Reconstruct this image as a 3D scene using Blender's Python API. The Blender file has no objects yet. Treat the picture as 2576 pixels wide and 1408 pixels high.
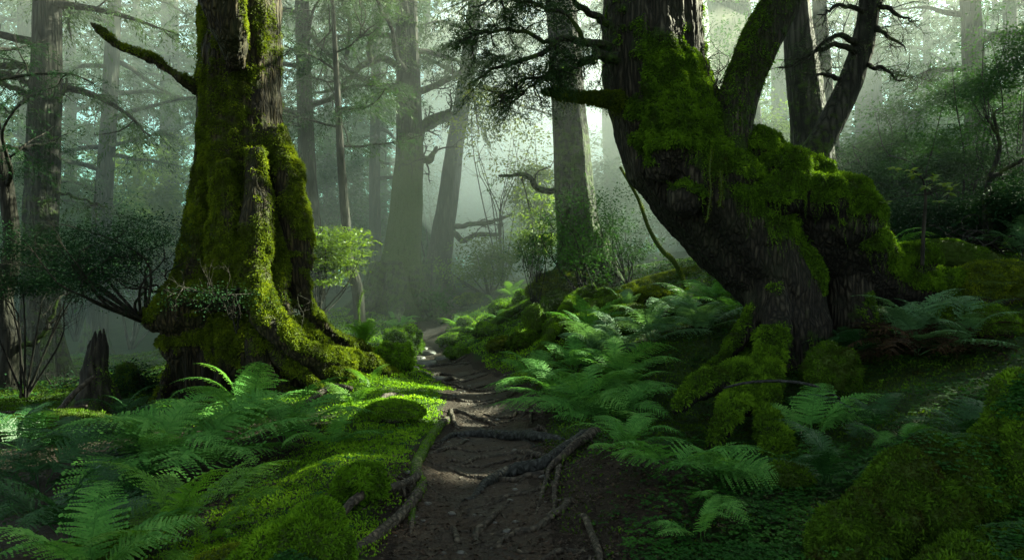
import bpy, math, random, time
import numpy as np
T0 = time.time()
R = np.random.default_rng(7)
random.seed(7)
sc = bpy.context.scene
COL = sc.collection
F = 1717.0; CX = 1288.0; CY = 704.0; EYE = 1.5
V3 = lambda *a: np.array(a, dtype=float)

def P(u, v, Y):
    return V3((u-CX)/F*Y, Y, EYE-(v-CY)/F*Y)

# ------------------------------------------------------------------ noise
def _h(ix, iy, iz, s):
    n = (ix*374761393 + iy*668265263 + iz*2147483647 + s*1274126177) & 0xffffffff
    n = ((n ^ (n >> 13))*1274126177) & 0xffffffff
    n = n ^ (n >> 16)
    return (n & 0xffff)/65535.0
def noise(p, s=0):
    p = np.asarray(p, dtype=float); i = np.floor(p).astype(np.int64); f = p-i
    f = f*f*(3-2*f)
    x, y, z = i[:, 0], i[:, 1], i[:, 2]
    r = 0
    for dx in (0, 1):
        wx = f[:, 0] if dx else 1-f[:, 0]
        for dy in (0, 1):
            wy = f[:, 1] if dy else 1-f[:, 1]
            for dz in (0, 1):
                wz = f[:, 2] if dz else 1-f[:, 2]
                r = r+wx*wy*wz*_h(x+dx, y+dy, z+dz, s)
    return r*2-1
def fbm(p, o=4, s=0):
    p = np.asarray(p, dtype=float); r = 0; a = 1; t = 0
    for k in range(o):
        r = r+a*noise(p*(2.03**k)+k*17.3, s+k); t += a; a *= .5
    return r/t
def sstep(a, b, x):
    t = np.clip((x-a)/(b-a), 0, 1); return t*t*(3-2*t)

# ------------------------------------------------------------------ mesh building
class MB:
    """collects polygons of 3 or 4 corners plus one float attribute 'var' and one 'mask'"""
    def __init__(s): s.v = []; s.q = []; s.t = []; s.a = []; s.m = []; s.n = 0
    def add(s, v, q=None, t=None, a=0.5, m=0.0):
        v = np.asarray(v, dtype=np.float32).reshape(-1, 3); k = len(v)
        s.v.append(v)
        if q is not None and len(q): s.q.append(np.asarray(q, dtype=np.int64)+s.n)
        if t is not None and len(t): s.t.append(np.asarray(t, dtype=np.int64)+s.n)
        s.a.append(np.broadcast_to(np.asarray(a, dtype=np.float32), (k,)))
        s.m.append(np.broadcast_to(np.asarray(m, dtype=np.float32), (k,)))
        s.n += k; return s
    def arrays(s):
        v = np.concatenate(s.v) if s.v else np.zeros((0, 3), np.float32)
        q = np.concatenate(s.q) if s.q else np.zeros((0, 4), np.int64)
        t = np.concatenate(s.t) if s.t else np.zeros((0, 3), np.int64)
        return v, q, t
    def mesh(s, name, mats, smooth=True, origin=None):
        v, q, t = s.arrays()
        if origin is not None: v = v-np.asarray(origin, dtype=np.float32)
        me = bpy.data.meshes.new(name)
        me.vertices.add(len(v)); me.vertices.foreach_set('co', v.ravel())
        nl = len(q)*4+len(t)*3
        me.loops.add(nl); me.polygons.add(len(q)+len(t))
        li = np.concatenate([q.ravel(), t.ravel()]).astype(np.int32)
        me.loops.foreach_set('vertex_index', li)
        ls = np.concatenate([np.arange(len(q))*4, len(q)*4+np.arange(len(t))*3]).astype(np.int32)
        me.polygons.foreach_set('loop_start', ls)
        me.update(calc_edges=True)
        me.polygons.foreach_set('use_smooth', np.full(len(q)+len(t), smooth, dtype=bool))
        at = me.attributes.new('var', 'FLOAT', 'POINT'); at.data.foreach_set('value', np.concatenate(s.a).astype(np.float32))
        at = me.attributes.new('mask', 'FLOAT', 'POINT'); at.data.foreach_set('value', np.concatenate(s.m).astype(np.float32))
        for m in (mats if isinstance(mats, (list, tuple)) else [mats]): me.materials.append(m)
        return me
    def obj(s, name, mats, parent=None, smooth=True, origin=(0, 0, 0)):
        me = s.mesh(name, mats, smooth, origin)
        o = bpy.data.objects.new(name, me); COL.objects.link(o)
        if parent is not None:
            o.parent = parent
        else: o.location = origin
        return o

def tag(o, label=None, cat=None, group=None, kind=None):
    if label: o['label'] = label
    if cat: o['category'] = cat
    if group: o['group'] = group
    if kind: o['kind'] = kind
    return o
def empty(name, loc, label, cat, group=None):
    o = bpy.data.objects.new(name, None); o.empty_display_size = .2
    o.location = loc; COL.objects.link(o)
    return tag(o, label, cat, group)

def unit(a): return a/(np.linalg.norm(a, axis=-1, keepdims=True)+1e-9)

def spline(pts, n):
    """Catmull-Rom through rows of pts (any width), n samples"""
    p = np.asarray(pts, dtype=float)
    if len(p) == 2: p = np.array([p[0], (p[0]+p[1])/2, p[1]])
    e = np.vstack([2*p[0]-p[1], p, 2*p[-1]-p[-2]])
    seg = np.concatenate([[0], np.cumsum(np.linalg.norm(np.diff(p[:, :3], axis=0), axis=1)+1e-6)])
    t = np.interp(np.linspace(0, seg[-1], n), seg, np.arange(len(p)))
    i = np.minimum(t.astype(int), len(p)-2); f = (t-i)[:, None]
    a, b, c, d = e[i], e[i+1], e[i+2], e[i+3]
    return .5*((2*b)+(-a+c)*f+(2*a-5*b+4*c-d)*f**2+(-a+3*b-3*c+d)*f**3)

def tube(mb, pts, rad, seg=8, n=None, wob=0.0, flute=0.0, var=.5, mask=0.0, cap=True, seed=0, wf=2.0):
    pr = np.column_stack([np.asarray(pts, float), np.asarray(rad, float)])
    if n is None:
        L = np.linalg.norm(np.diff(pr[:, :3], axis=0), axis=1).sum()
        n = int(np.clip(L/max(pr[:, 3].mean()*1.6, .02), 4, 90))
    s = spline(pr, n); c = s[:, :3]; r = np.maximum(s[:, 3], .001)
    d = unit(np.gradient(c, axis=0))
    up = V3(0, 1, 0) if abs(d[:, 2]).mean() > .6 else V3(0, 0, 1)
    a1 = unit(np.cross(d, up)); a2 = np.cross(d, a1)
    th = np.linspace(0, 2*math.pi, seg, endpoint=False)
    ring = np.cos(th)[None, :, None]*a1[:, None, :]+np.sin(th)[None, :, None]*a2[:, None, :]
    base = c[:, None, :]+ring*r[:, None, None]
    k = np.ones((n, seg))
    if wob: k = k+wob*fbm((base*wf/np.maximum(r.mean(), .02)*.3+seed*7.7).reshape(-1, 3), 3, seed).reshape(n, seg)
    if flute: k = k+flute*noise(np.column_stack([np.tile(np.cos(th)*2.5, n)+seed, np.tile(np.sin(th)*2.5, n), np.repeat(np.linspace(0, 1, n)*1.5, seg)]), seed).reshape(n, seg)
    v = c[:, None, :]+ring*(r[:, None]*k)[:, :, None]
    v = v.reshape(-1, 3)
    i = np.arange(n-1)[:, None]*seg; j = np.arange(seg)[None, :]; j2 = (j+1) % seg
    q = np.stack([i+j, i+j2, i+seg+j2, i+seg+j], -1).reshape(-1, 4)
    t = []
    if cap:
        v = np.vstack([v, c[0], c[-1]+d[-1]*r[-1]*.6]); e0 = n*seg; e1 = e0+1; b = (n-1)*seg
        for m in range(seg):
            t.append((e0, (m+1) % seg, m)); t.append((e1, b+m, b+(m+1) % seg))
    mk = mask if np.isscalar(mask) else np.concatenate([np.repeat(np.interp(np.linspace(0, 1, n), np.linspace(0, 1, len(mask)), mask), seg), [mask[0], mask[-1]] if cap else []])
    mb.add(v, q, t, var, mk)
    return s

def kites(mb, c, d, nrm, L, W, var=None, bend=0.0, mid=.45):
    """leaf faces: base at c, pointing d, width across d x nrm"""
    c = np.asarray(c, float); k = len(c)
    if k == 0: return
    d = unit(np.asarray(d, float)); s = unit(np.cross(d, nrm)); nn = np.cross(s, d)
    L = np.broadcast_to(np.asarray(L, float), (k,))[:, None]; W = np.broadcast_to(np.asarray(W, float), (k,))[:, None]
    m = c+d*L*mid+nn*L*bend
    v = np.stack([c, m+s*W*.5, c+d*L, m-s*W*.5], 1).reshape(-1, 3)
    q = np.arange(k*4).reshape(-1, 4)
    if var is None: var = R.random(k)
    mb.add(v, q, a=np.repeat(var, 4))
def blades(mb, c, d, L, W, var=None):
    """thin triangles"""
    c = np.asarray(c, float); k = len(c)
    if k == 0: return
    d = unit(d); s = unit(np.cross(d, R.normal(size=(k, 3))))
    L = np.broadcast_to(np.asarray(L, float), (k,))[:, None]; W = np.broadcast_to(np.asarray(W, float), (k,))[:, None]
    v = np.stack([c-s*W*.5, c+s*W*.5, c+d*L], 1).reshape(-1, 3)
    if var is None: var = R.random(k)
    mb.add(v, t=np.arange(k*3).reshape(-1, 3), a=np.repeat(var, 3))

def tri_of(v, q, t):
    parts = []
    if len(q): parts += [q[:, [0, 1, 2]], q[:, [0, 2, 3]]]
    if len(t): parts.append(t)
    return np.concatenate(parts)
def sample(v, tri, wv, n):
    """n points on triangles weighted by area x vertex weight; returns points, normals, weight"""
    a, b, c = v[tri[:, 0]], v[tri[:, 1]], v[tri[:, 2]]
    cr = np.cross(b-a, c-a); ar = np.linalg.norm(cr, axis=1)*.5
    w = ar*wv[tri].mean(1); w = np.maximum(w, 0); s = w.sum()
    if s <= 0: return np.zeros((0, 3)), np.zeros((0, 3)), 0
    idx = np.searchsorted(np.cumsum(w)/s, R.random(n)).clip(0, len(tri)-1)
    r1 = np.sqrt(R.random(n))[:, None]; r2 = R.random(n)[:, None]
    p = a[idx]*(1-r1)+b[idx]*(r1*(1-r2))+c[idx]*(r1*r2)
    return p, unit(cr[idx]), ar.sum()

def vnormals(v, tri):
    n = np.zeros_like(v); a, b, c = v[tri[:, 0]], v[tri[:, 1]], v[tri[:, 2]]
    cr = np.cross(b-a, c-a)
    for k in range(3):
        for ax in range(3): n[:, ax] += np.bincount(tri[:, k], cr[:, ax], len(v))
    return unit(n)

def fuse(mb, voxel, smooth=4):
    """voxel-remesh overlapping tubes and lumps into one continuous skin"""
    me = mb.mesh('tmp', []); o = bpy.data.objects.new('tmp', me); COL.objects.link(o)
    m = o.modifiers.new('r', 'REMESH'); m.mode = 'VOXEL'; m.voxel_size = voxel
    if smooth:
        m2 = o.modifiers.new('s', 'SMOOTH'); m2.factor = .5; m2.iterations = smooth
    dg = bpy.context.evaluated_depsgraph_get(); dg.update()
    e = o.evaluated_get(dg); em = e.to_mesh()
    v = np.empty(len(em.vertices)*3, np.float32); em.vertices.foreach_get('co', v); v = v.reshape(-1, 3).astype(float)
    li = np.empty(len(em.loops), np.int32); em.loops.foreach_get('vertex_index', li)
    q = li.reshape(-1, 4).astype(np.int64)
    e.to_mesh_clear(); bpy.data.objects.remove(o); bpy.data.meshes.remove(me)
    return v, q

def ball(mb, c, r, n=14, squash=(1, 1, 1), wob=.15, seed=0, var=.5, mask=0.):
    th = np.linspace(0, math.pi, n+1); ph = np.linspace(0, 2*math.pi, 2*n, endpoint=False)
    d = np.stack([np.sin(th)[:, None]*np.cos(ph), np.sin(th)[:, None]*np.sin(ph), np.repeat(np.cos(th)[:, None], 2*n, 1)], -1).reshape(-1, 3)
    k = 1+wob*fbm(d*1.6+seed*3.1, 4, seed)
    v = np.asarray(c)+d*k[:, None]*r*np.asarray(squash)
    i = np.arange(n)[:, None]*2*n; j = np.arange(2*n)[None]; j2 = (j+1) % (2*n)
    mb.add(v, np.stack([i+j, i+2*n+j, i+2*n+j2, i+j2], -1).reshape(-1, 4), a=var, m=mask)

# ------------------------------------------------------------------ materials
def mat(name):
    m = bpy.data.materials.new(name); m.use_nodes = True; nt = m.node_tree
    nt.nodes.clear(); return m, nt, nt.nodes, nt.links
def ramp(N, fac, cols, L):
    r = N.new('ShaderNodeValToRGB'); el = r.color_ramp.elements
    while len(el) < len(cols): el.new(.5)
    for e, (p, c) in zip(el, cols): e.position = p; e.color = (*c, 1)
    L.new(fac, r.inputs[0]); return r.outputs[0]
def nz(N, L, scale, detail=4, vec=None, rough=.55):
    n = N.new('ShaderNodeTexNoise'); n.inputs['Scale'].default_value = scale; n.inputs['Detail'].default_value = detail
    n.inputs['Roughness'].default_value = rough
    if vec: L.new(vec, n.inputs['Vector'])
    return n.outputs['Fac']
def coords(N, L, scale=(1, 1, 1), kind='Object'):
    g = N.new('ShaderNodeTexCoord'); mp = N.new('ShaderNodeMapping'); mp.inputs['Scale'].default_value = scale
    L.new(g.outputs[kind], mp.inputs['Vector']); return mp.outputs[0]
def attr(N, name):
    a = N.new('ShaderNodeAttribute'); a.attribute_name = name; return a.outputs['Fac']
def mth(N, L, op, a, b=None, clamp=False):
    m = N.new('ShaderNodeMath'); m.operation = op; m.use_clamp = clamp
    for i, x in enumerate((a, b)):
        if x is None: continue
        if isinstance(x, (int, float)): m.inputs[i].default_value = x
        else: L.new(x, m.inputs[i])
    return m.outputs[0]
def mixc(N, L, f, a, b):
    m = N.new('ShaderNodeMix'); m.data_type = 'RGBA'
    if isinstance(f, (int, float)): m.inputs[0].default_value = f
    else: L.new(f, m.inputs[0])
    for i, x in ((6, a), (7, b)):
        if isinstance(x, tuple): m.inputs[i].default_value = (*x, 1)
        else: L.new(x, m.inputs[i])
    return m.outputs[2]

def leaf_mat(name, dark, mid, light, trans=.4, rough=.5, spec=.35, patch=2.0, tint=1.25):
    """thin leaf: reflecting and letting light through; colour varies leaf to leaf and in patches"""
    m, nt, N, L = mat(name)
    a = attr(N, 'var'); co = coords(N, L)
    g = N.new('ShaderNodeNewGeometry')
    pn = nz(N, L, patch, 3, g.outputs['Position'])
    oi = N.new('ShaderNodeObjectInfo')
    f = mth(N, L, 'ADD', mth(N, L, 'MULTIPLY', a, .55), mth(N, L, 'MULTIPLY', mth(N, L, 'SUBTRACT', pn, .28), .9))
    f = mth(N, L, 'ADD', f, mth(N, L, 'MULTIPLY', mth(N, L, 'SUBTRACT', oi.outputs['Random'], .5), .25), True)
    col = ramp(N, f, [(0, dark), (.5, mid), (1, light)], L)
    p = N.new('ShaderNodeBsdfPrincipled'); L.new(col, p.inputs['Base Color'])
    p.inputs['Roughness'].default_value = rough; p.inputs['Specular IOR Level'].default_value = spec
    t = N.new('ShaderNodeBsdfTranslucent')
    mc = N.new('ShaderNodeMix'); mc.data_type = 'RGBA'; mc.blend_type = 'MULTIPLY'; mc.inputs[0].default_value = 1
    L.new(col, mc.inputs[6]); mc.inputs[7].default_value = (tint*1.25, tint*1.15, tint*.6, 1)
    L.new(mc.outputs[2], t.inputs['Color'])
    mx = N.new('ShaderNodeMixShader'); mx.inputs[0].default_value = trans
    L.new(p.outputs[0], mx.inputs[1]); L.new(t.outputs[0], mx.inputs[2])
    o = N.new('ShaderNodeOutputMaterial'); L.new(mx.outputs[0], o.inputs[0]); return m

def bark_mat(name, dark, mid, light, scale=9, stretch=.14, moss=(.05, .085, .008), moss2=(.018, .035, .004), bump=.03, rough=.85, green=.25):
    m, nt, N, L = mat(name)
    co = coords(N, L, (1, 1, stretch)); co2 = coords(N, L)
    w = N.new('ShaderNodeTexNoise'); w.inputs['Scale'].default_value = scale; w.inputs['Detail'].default_value = 6; w.inputs['Roughness'].default_value = .62; w.inputs['Distortion'].default_value = .5
    L.new(co, w.inputs['Vector'])
    vo = N.new('ShaderNodeTexVoronoi'); vo.inputs['Scale'].default_value = scale*1.6; vo.feature = 'DISTANCE_TO_EDGE'; L.new(co, vo.inputs['Vector'])
    vr = mth(N, L, 'MULTIPLY', vo.outputs[0], 3.0, True)
    h = mth(N, L, 'MULTIPLY', w.outputs['Fac'], mth(N, L, 'ADD', mth(N, L, 'MULTIPLY', vr, .7), .3))
    col = ramp(N, h, [(.14, dark), (.36, mid), (.62, light)], L)
    gn = nz(N, L, 1.7, 5, co2)
    gf = mth(N, L, 'MULTIPLY', mth(N, L, 'SUBTRACT', gn, .45, True), 5*green, True)
    col = mixc(N, L, gf, col, (mid[0]*.75, mid[1]*1.35, mid[2]*.6))
    mk = attr(N, 'mask'); mn = nz(N, L, 9, 5, co2)
    mf = mth(N, L, 'MULTIPLY', mth(N, L, 'SUBTRACT', mth(N, L, 'ADD', mk, mth(N, L, 'MULTIPLY', mth(N, L, 'SUBTRACT', mn, .5), 1.1)), .38), 5, True)
    mn2 = nz(N, L, 30, 4, co2)
    mcol = mixc(N, L, mn2, moss2, moss)
    col = mixc(N, L, mf, col, mcol)
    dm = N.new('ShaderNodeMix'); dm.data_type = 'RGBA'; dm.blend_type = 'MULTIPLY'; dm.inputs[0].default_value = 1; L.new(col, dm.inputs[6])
    L.new(ramp(N, attr(N, 'var'), [(0, (.28, .26, .24)), (.5, (1, 1, 1))], L), dm.inputs[7]); col = dm.outputs[2]      # shade painted into the bark colour where var is low
    p = N.new('ShaderNodeBsdfPrincipled'); L.new(col, p.inputs['Base Color']); p.inputs['Roughness'].default_value = rough
    p.inputs['Specular IOR Level'].default_value = .25
    b = N.new('ShaderNodeBump'); b.inputs['Distance'].default_value = bump; b.inputs['Strength'].default_value = 1
    hh = mth(N, L, 'ADD', h, mth(N, L, 'MULTIPLY', mth(N, L, 'MULTIPLY', mn2, mf), .9)); L.new(hh, b.inputs['Height'])
    L.new(b.outputs[0], p.inputs['Normal'])
    o = N.new('ShaderNodeOutputMaterial'); L.new(p.outputs[0], o.inputs[0]); return m

M = {}
M['moss'] = leaf_mat('moss', (.022, .02, .003), (.075, .115, .007), (.20, .25, .016), trans=.32, rough=.8, spec=.12, patch=3.5)
M['moss_deep'] = leaf_mat('moss_deep', (.022, .018, .003), (.045, .10, .007), (.15, .28, .016), trans=.32, rough=.8, spec=.12, patch=3.5)
M['moss_bright'] = leaf_mat('moss_bright', (.016, .038, .003), (.10, .22, .01), (.24, .42, .024), trans=.38, rough=.75, spec=.12, patch=2.5)
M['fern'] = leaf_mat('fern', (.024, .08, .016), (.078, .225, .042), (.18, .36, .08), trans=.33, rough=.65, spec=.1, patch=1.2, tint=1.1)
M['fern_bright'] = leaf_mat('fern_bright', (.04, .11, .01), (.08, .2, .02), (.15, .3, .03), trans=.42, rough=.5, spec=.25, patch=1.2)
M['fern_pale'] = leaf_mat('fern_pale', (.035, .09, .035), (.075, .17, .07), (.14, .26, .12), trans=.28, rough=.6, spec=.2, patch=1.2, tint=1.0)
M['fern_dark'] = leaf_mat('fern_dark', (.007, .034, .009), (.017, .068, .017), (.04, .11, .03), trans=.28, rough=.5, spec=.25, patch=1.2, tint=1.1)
M['dead'] = leaf_mat('dead_frond', (.010, .007, .004), (.028, .017, .009), (.07, .040, .020), trans=.15, rough=.8, spec=.1)
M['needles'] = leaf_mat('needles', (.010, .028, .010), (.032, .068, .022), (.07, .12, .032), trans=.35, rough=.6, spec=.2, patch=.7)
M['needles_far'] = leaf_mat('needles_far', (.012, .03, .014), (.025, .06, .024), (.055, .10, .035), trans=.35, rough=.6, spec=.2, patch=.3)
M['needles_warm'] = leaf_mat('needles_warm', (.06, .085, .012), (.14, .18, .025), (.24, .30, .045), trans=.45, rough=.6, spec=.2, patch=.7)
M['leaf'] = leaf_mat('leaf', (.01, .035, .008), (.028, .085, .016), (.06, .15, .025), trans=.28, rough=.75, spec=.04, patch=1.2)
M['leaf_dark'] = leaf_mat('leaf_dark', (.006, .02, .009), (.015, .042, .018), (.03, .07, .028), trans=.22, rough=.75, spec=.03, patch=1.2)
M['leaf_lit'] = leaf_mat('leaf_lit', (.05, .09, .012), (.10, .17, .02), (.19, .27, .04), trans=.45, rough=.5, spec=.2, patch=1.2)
M['clover'] = leaf_mat('clover', (.005, .022, .004), (.016, .07, .009), (.04, .13, .014), trans=.2, rough=.65, spec=.1, patch=1.5)
M['litter'] = leaf_mat('litter', (.008, .005, .003), (.028, .014, .007), (.085, .042, .022), trans=.05, rough=.6, spec=.35, patch=2.5)
M['bark_big'] = bark_mat('bark_big', (.006, .0045, .003), (.036, .027, .013), (.085, .066, .030), 13, .13, moss=(.075, .095, .01), moss2=(.02, .028, .005), bump=.09, green=.5)
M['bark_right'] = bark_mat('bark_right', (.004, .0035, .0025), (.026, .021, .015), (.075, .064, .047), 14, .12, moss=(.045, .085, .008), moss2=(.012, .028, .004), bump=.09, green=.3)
M['bark'] = bark_mat('bark', (.007, .0065, .0055), (.024, .023, .019), (.058, .054, .044), 9, .12, bump=.06, green=.12)
M['bark_dark'] = bark_mat('bark_dark', (.006, .005, .004), (.02, .017, .013), (.045, .038, .03), 9, .2, bump=.03, green=.3)
M['root'] = bark_mat('root', (.014, .010, .008), (.055, .041, .031), (.125, .097, .075), 14, .6, bump=.03, rough=.65, green=.1, moss=(.07, .12, .01))
M['rootblue'] = bark_mat('dark_root', (.006, .006, .006), (.022, .022, .022), (.052, .052, .052), 14, .6, bump=.03, rough=.6, green=.1)

def ground_mat():
    m, nt, N, L = mat('forest_floor'); co = coords(N, L)
    n1 = nz(N, L, 3, 6, co); n2 = nz(N, L, 40, 6, co, .7)
    dirt = ramp(N, mth(N, L, 'ADD', mth(N, L, 'MULTIPLY', n1, .4), mth(N, L, 'MULTIPLY', n2, .6)), [(.3, (.006, .004, .003)), (.52, (.025, .016, .011)), (.72, (.055, .038, .028))], L)
    mo = ramp(N, mth(N, L, 'ADD', mth(N, L, 'MULTIPLY', n1, .5), mth(N, L, 'MULTIPLY', n2, .5)), [(.3, (.006, .014, .003)), (.55, (.02, .045, .006)), (.75, (.05, .095, .01))], L)
    mk = attr(N, 'mask')
    f = mth(N, L, 'MULTIPLY', mth(N, L, 'SUBTRACT', mth(N, L, 'ADD', mk, mth(N, L, 'MULTIPLY', mth(N, L, 'SUBTRACT', n2, .5), .9)), .3), 3, True)
    col = mixc(N, L, f, dirt, mo)
    p = N.new('ShaderNodeBsdfPrincipled'); L.new(col, p.inputs['Base Color']); p.inputs['Roughness'].default_value = .8; p.inputs['Specular IOR Level'].default_value = .2
    b = N.new('ShaderNodeBump'); b.inputs['Distance'].default_value = .03; L.new(mth(N, L, 'ADD', n2, n1), b.inputs['Height']); L.new(b.outputs[0], p.inputs['Normal'])
    o = N.new('ShaderNodeOutputMaterial'); L.new(p.outputs[0], o.inputs[0]); return m
def path_mat():
    m, nt, N, L = mat('trodden_soil'); co = coords(N, L)
    n1 = nz(N, L, 2.2, 5, co); n2 = nz(N, L, 28, 8, co, .7)
    v = N.new('ShaderNodeTexVoronoi'); v.inputs['Scale'].default_value = 34; L.new(co, v.inputs['Vector'])
    f = mth(N, L, 'ADD', mth(N, L, 'MULTIPLY', n1, .45), mth(N, L, 'MULTIPLY', n2, .55))
    col = ramp(N, f, [(.32, (.006, .0035, .002)), (.52, (.033, .019, .010)), (.7, (.072, .045, .026))], L)
    p = N.new('ShaderNodeBsdfPrincipled'); L.new(col, p.inputs['Base Color'])
    L.new(ramp(N, n1, [(.35, (.6,)*3), (.65, (.9,)*3)], L), p.inputs['Roughness']); p.inputs['Specular IOR Level'].default_value = .4
    b = N.new('ShaderNodeBump'); b.inputs['Distance'].default_value = .025
    L.new(mth(N, L, 'ADD', mth(N, L, 'MULTIPLY', v.outputs['Distance'], .5), n2), b.inputs['Height']); L.new(b.outputs[0], p.inputs['Normal'])
    o = N.new('ShaderNodeOutputMaterial'); L.new(p.outputs[0], o.inputs[0]); return m
def stone_mat():
    m, nt, N, L = mat('wet_stone'); co = coords(N, L); n2 = nz(N, L, 14, 8, co, .65)
    col = ramp(N, n2, [(.3, (.02, .018, .016)), (.7, (.12, .11, .10))], L)
    p = N.new('ShaderNodeBsdfPrincipled'); L.new(col, p.inputs['Base Color']); p.inputs['Roughness'].default_value = .4
    b = N.new('ShaderNodeBump'); b.inputs['Distance'].default_value = .02; L.new(n2, b.inputs['Height']); L.new(b.outputs[0], p.inputs['Normal'])
    o = N.new('ShaderNodeOutputMaterial'); L.new(p.outputs[0], o.inputs[0]); return m
M['ground'] = ground_mat(); M['path'] = path_mat(); M['stone'] = stone_mat()

# ------------------------------------------------------------------ terrain
CP = [(1200, 1408, 3.66), (1180, 1200, 5.2), (1240, 1080, 6.85), (1210, 980, 9.3), (1095, 900, 12.5), (1085, 862, 15), (1350, 1300, 4.2), (1080, 1330, 4.1),
 (1000, 1150, 5.15), (900, 1250, 4.45), (1050, 1010, 7.7), (1000, 960, 9.1), (950, 930, 10), (850, 1000, 7.8), (850, 1120, 6),
 (600, 1250, 5), (300, 1300, 4.5), (100, 1200, 5.5), (100, 1050, 8), (300, 1000, 9.5), (600, 1010, 9), (100, 960, 13), (330, 950, 13.5), (250, 900, 20), (10, 890, 18),
 (850, 860, 13), (900, 800, 16), (1000, 785, 17), (1100, 745, 21), (1130, 790, 17.5),
 (1200, 820, 15), (1300, 765, 15), (1400, 800, 12), (1350, 880, 10.5), (1240, 925, 10.8), (1500, 950, 8), (1500, 800, 11), (1600, 720, 13), (1750, 660, 15),
 (1400, 1000, 7.6), (1500, 1080, 6.1), (1600, 1200, 4.7), (1600, 1350, 3.8), (1800, 1190, 5.4), (1800, 1040, 7.0), (1900, 880, 8), (2100, 880, 8), (2050, 1030, 6.6),
 (2000, 1250, 4.5), (2300, 1000, 6), (2450, 800, 8), (2550, 720, 9), (2300, 700, 10), (2500, 610, 13), (2300, 610, 14), (2100, 610, 16), (1950, 650, 18), (2500, 1100, 4.6), (2300, 1200, 4.2), (2550, 1300, 3.5),
 (1300, 705, 25), (1600, 650, 25), (900, 750, 26), (600, 790, 26), (100, 800, 26), (1300, 690, 45), (300, 740, 45), (2200, 610, 45)]
cp = np.array([P(*c) for c in CP]+[V3(-.2, 1.5, 0), V3(-5, 0, -.1), V3(5, 0, .35), V3(0, -10, 0), V3(-16, -8, 0), V3(16, -8, .6), V3(-30, 10, -.5), V3(30, 12, 3.5), V3(-40, 40, .5), V3(40, 40, 5.5), V3(0, 90, 3), V3(-90, 90, 3), V3(90, 90, 6), V3(-90, -60, 0), V3(90, -60, 2)])
def _k(r2): return .5*r2*np.log(r2+1e-9)
def _fit():
    n = len(cp); d = ((cp[:, None, :2]-cp[None, :, :2])**2).sum(-1); K = _k(d)+np.eye(n)*.08
    A = np.zeros((n+3, n+3)); A[:n, :n] = K; A[:n, n] = 1; A[:n, n+1:] = cp[:, :2]; A[n:, :n] = A[:n, n:].T
    return np.linalg.solve(A, np.concatenate([cp[:, 2], [0, 0, 0]]))
TW = _fit()
PATH = np.array([(-.25, -6), (-.2, 1.5), (-.19, 3.6), (-.28, 5.2), (-.19, 6.9), (-.42, 9.3), (-1.0, 11.2), (-1.5, 13), (-1.85, 15.5), (-1.9, 17.5), (-1.4, 20), (-.6, 24)])
PW = np.array([.58, .55, .53, .48, .44, .43, .41, .40, .38, .38, .4, .4])
_ps = spline(np.column_stack([PATH, np.zeros(len(PATH)), PW]), 240)
PC, PHW = _ps[:, :2], _ps[:, 3]
def pathd(x, y):
    """signed side and distance beyond the path edge"""
    p = np.column_stack([x, y]); out = np.empty(len(p))
    for s in range(0, len(p), 20000):
        d = np.sqrt(((p[s:s+20000, None]-PC[None])**2).sum(-1))-PHW[None]; out[s:s+20000] = d.min(1)
    return out
def H(x, y):
    x = np.atleast_1d(np.asarray(x, float)); y = np.atleast_1d(np.asarray(y, float)); p = np.column_stack([x, y]); n = len(cp); z = np.empty(len(p))
    for s in range(0, len(p), 20000):
        q = p[s:s+20000]; d = ((q[:, None]-cp[None, :, :2])**2).sum(-1)
        z[s:s+20000] = _k(d)@TW[:n]+TW[n]+q@TW[n+1:]
    far = sstep(60, 110, np.hypot(x, y)); z = z*(1-far)+2.5*far
    pd = pathd(x, y); off = sstep(0, .5, pd)
    q = np.column_stack([x, y, 0*x])
    z = z+off*(.10*fbm(q*.9, 3, 3)+.05*fbm(q*3.1, 3, 5)+.05)+.018*fbm(q*4, 4, 8)-.04*(1-sstep(-.3, .12, pd))
    return z
def G(u, v):
    """the point of the ground seen along a sight line"""
    Y = np.geomspace(2.2, 60, 420); x = (u-CX)/F*Y; z = EYE-(v-CY)/F*Y; h = H(x, Y)
    k = np.argmax(z < h); 
    if z[k] >= h[k]: k = len(Y)-1
    return V3(x[k], Y[k], h[k])
def on(x, y, dz=0): return V3(x, y, float(H(x, y)[0])+dz)

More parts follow.
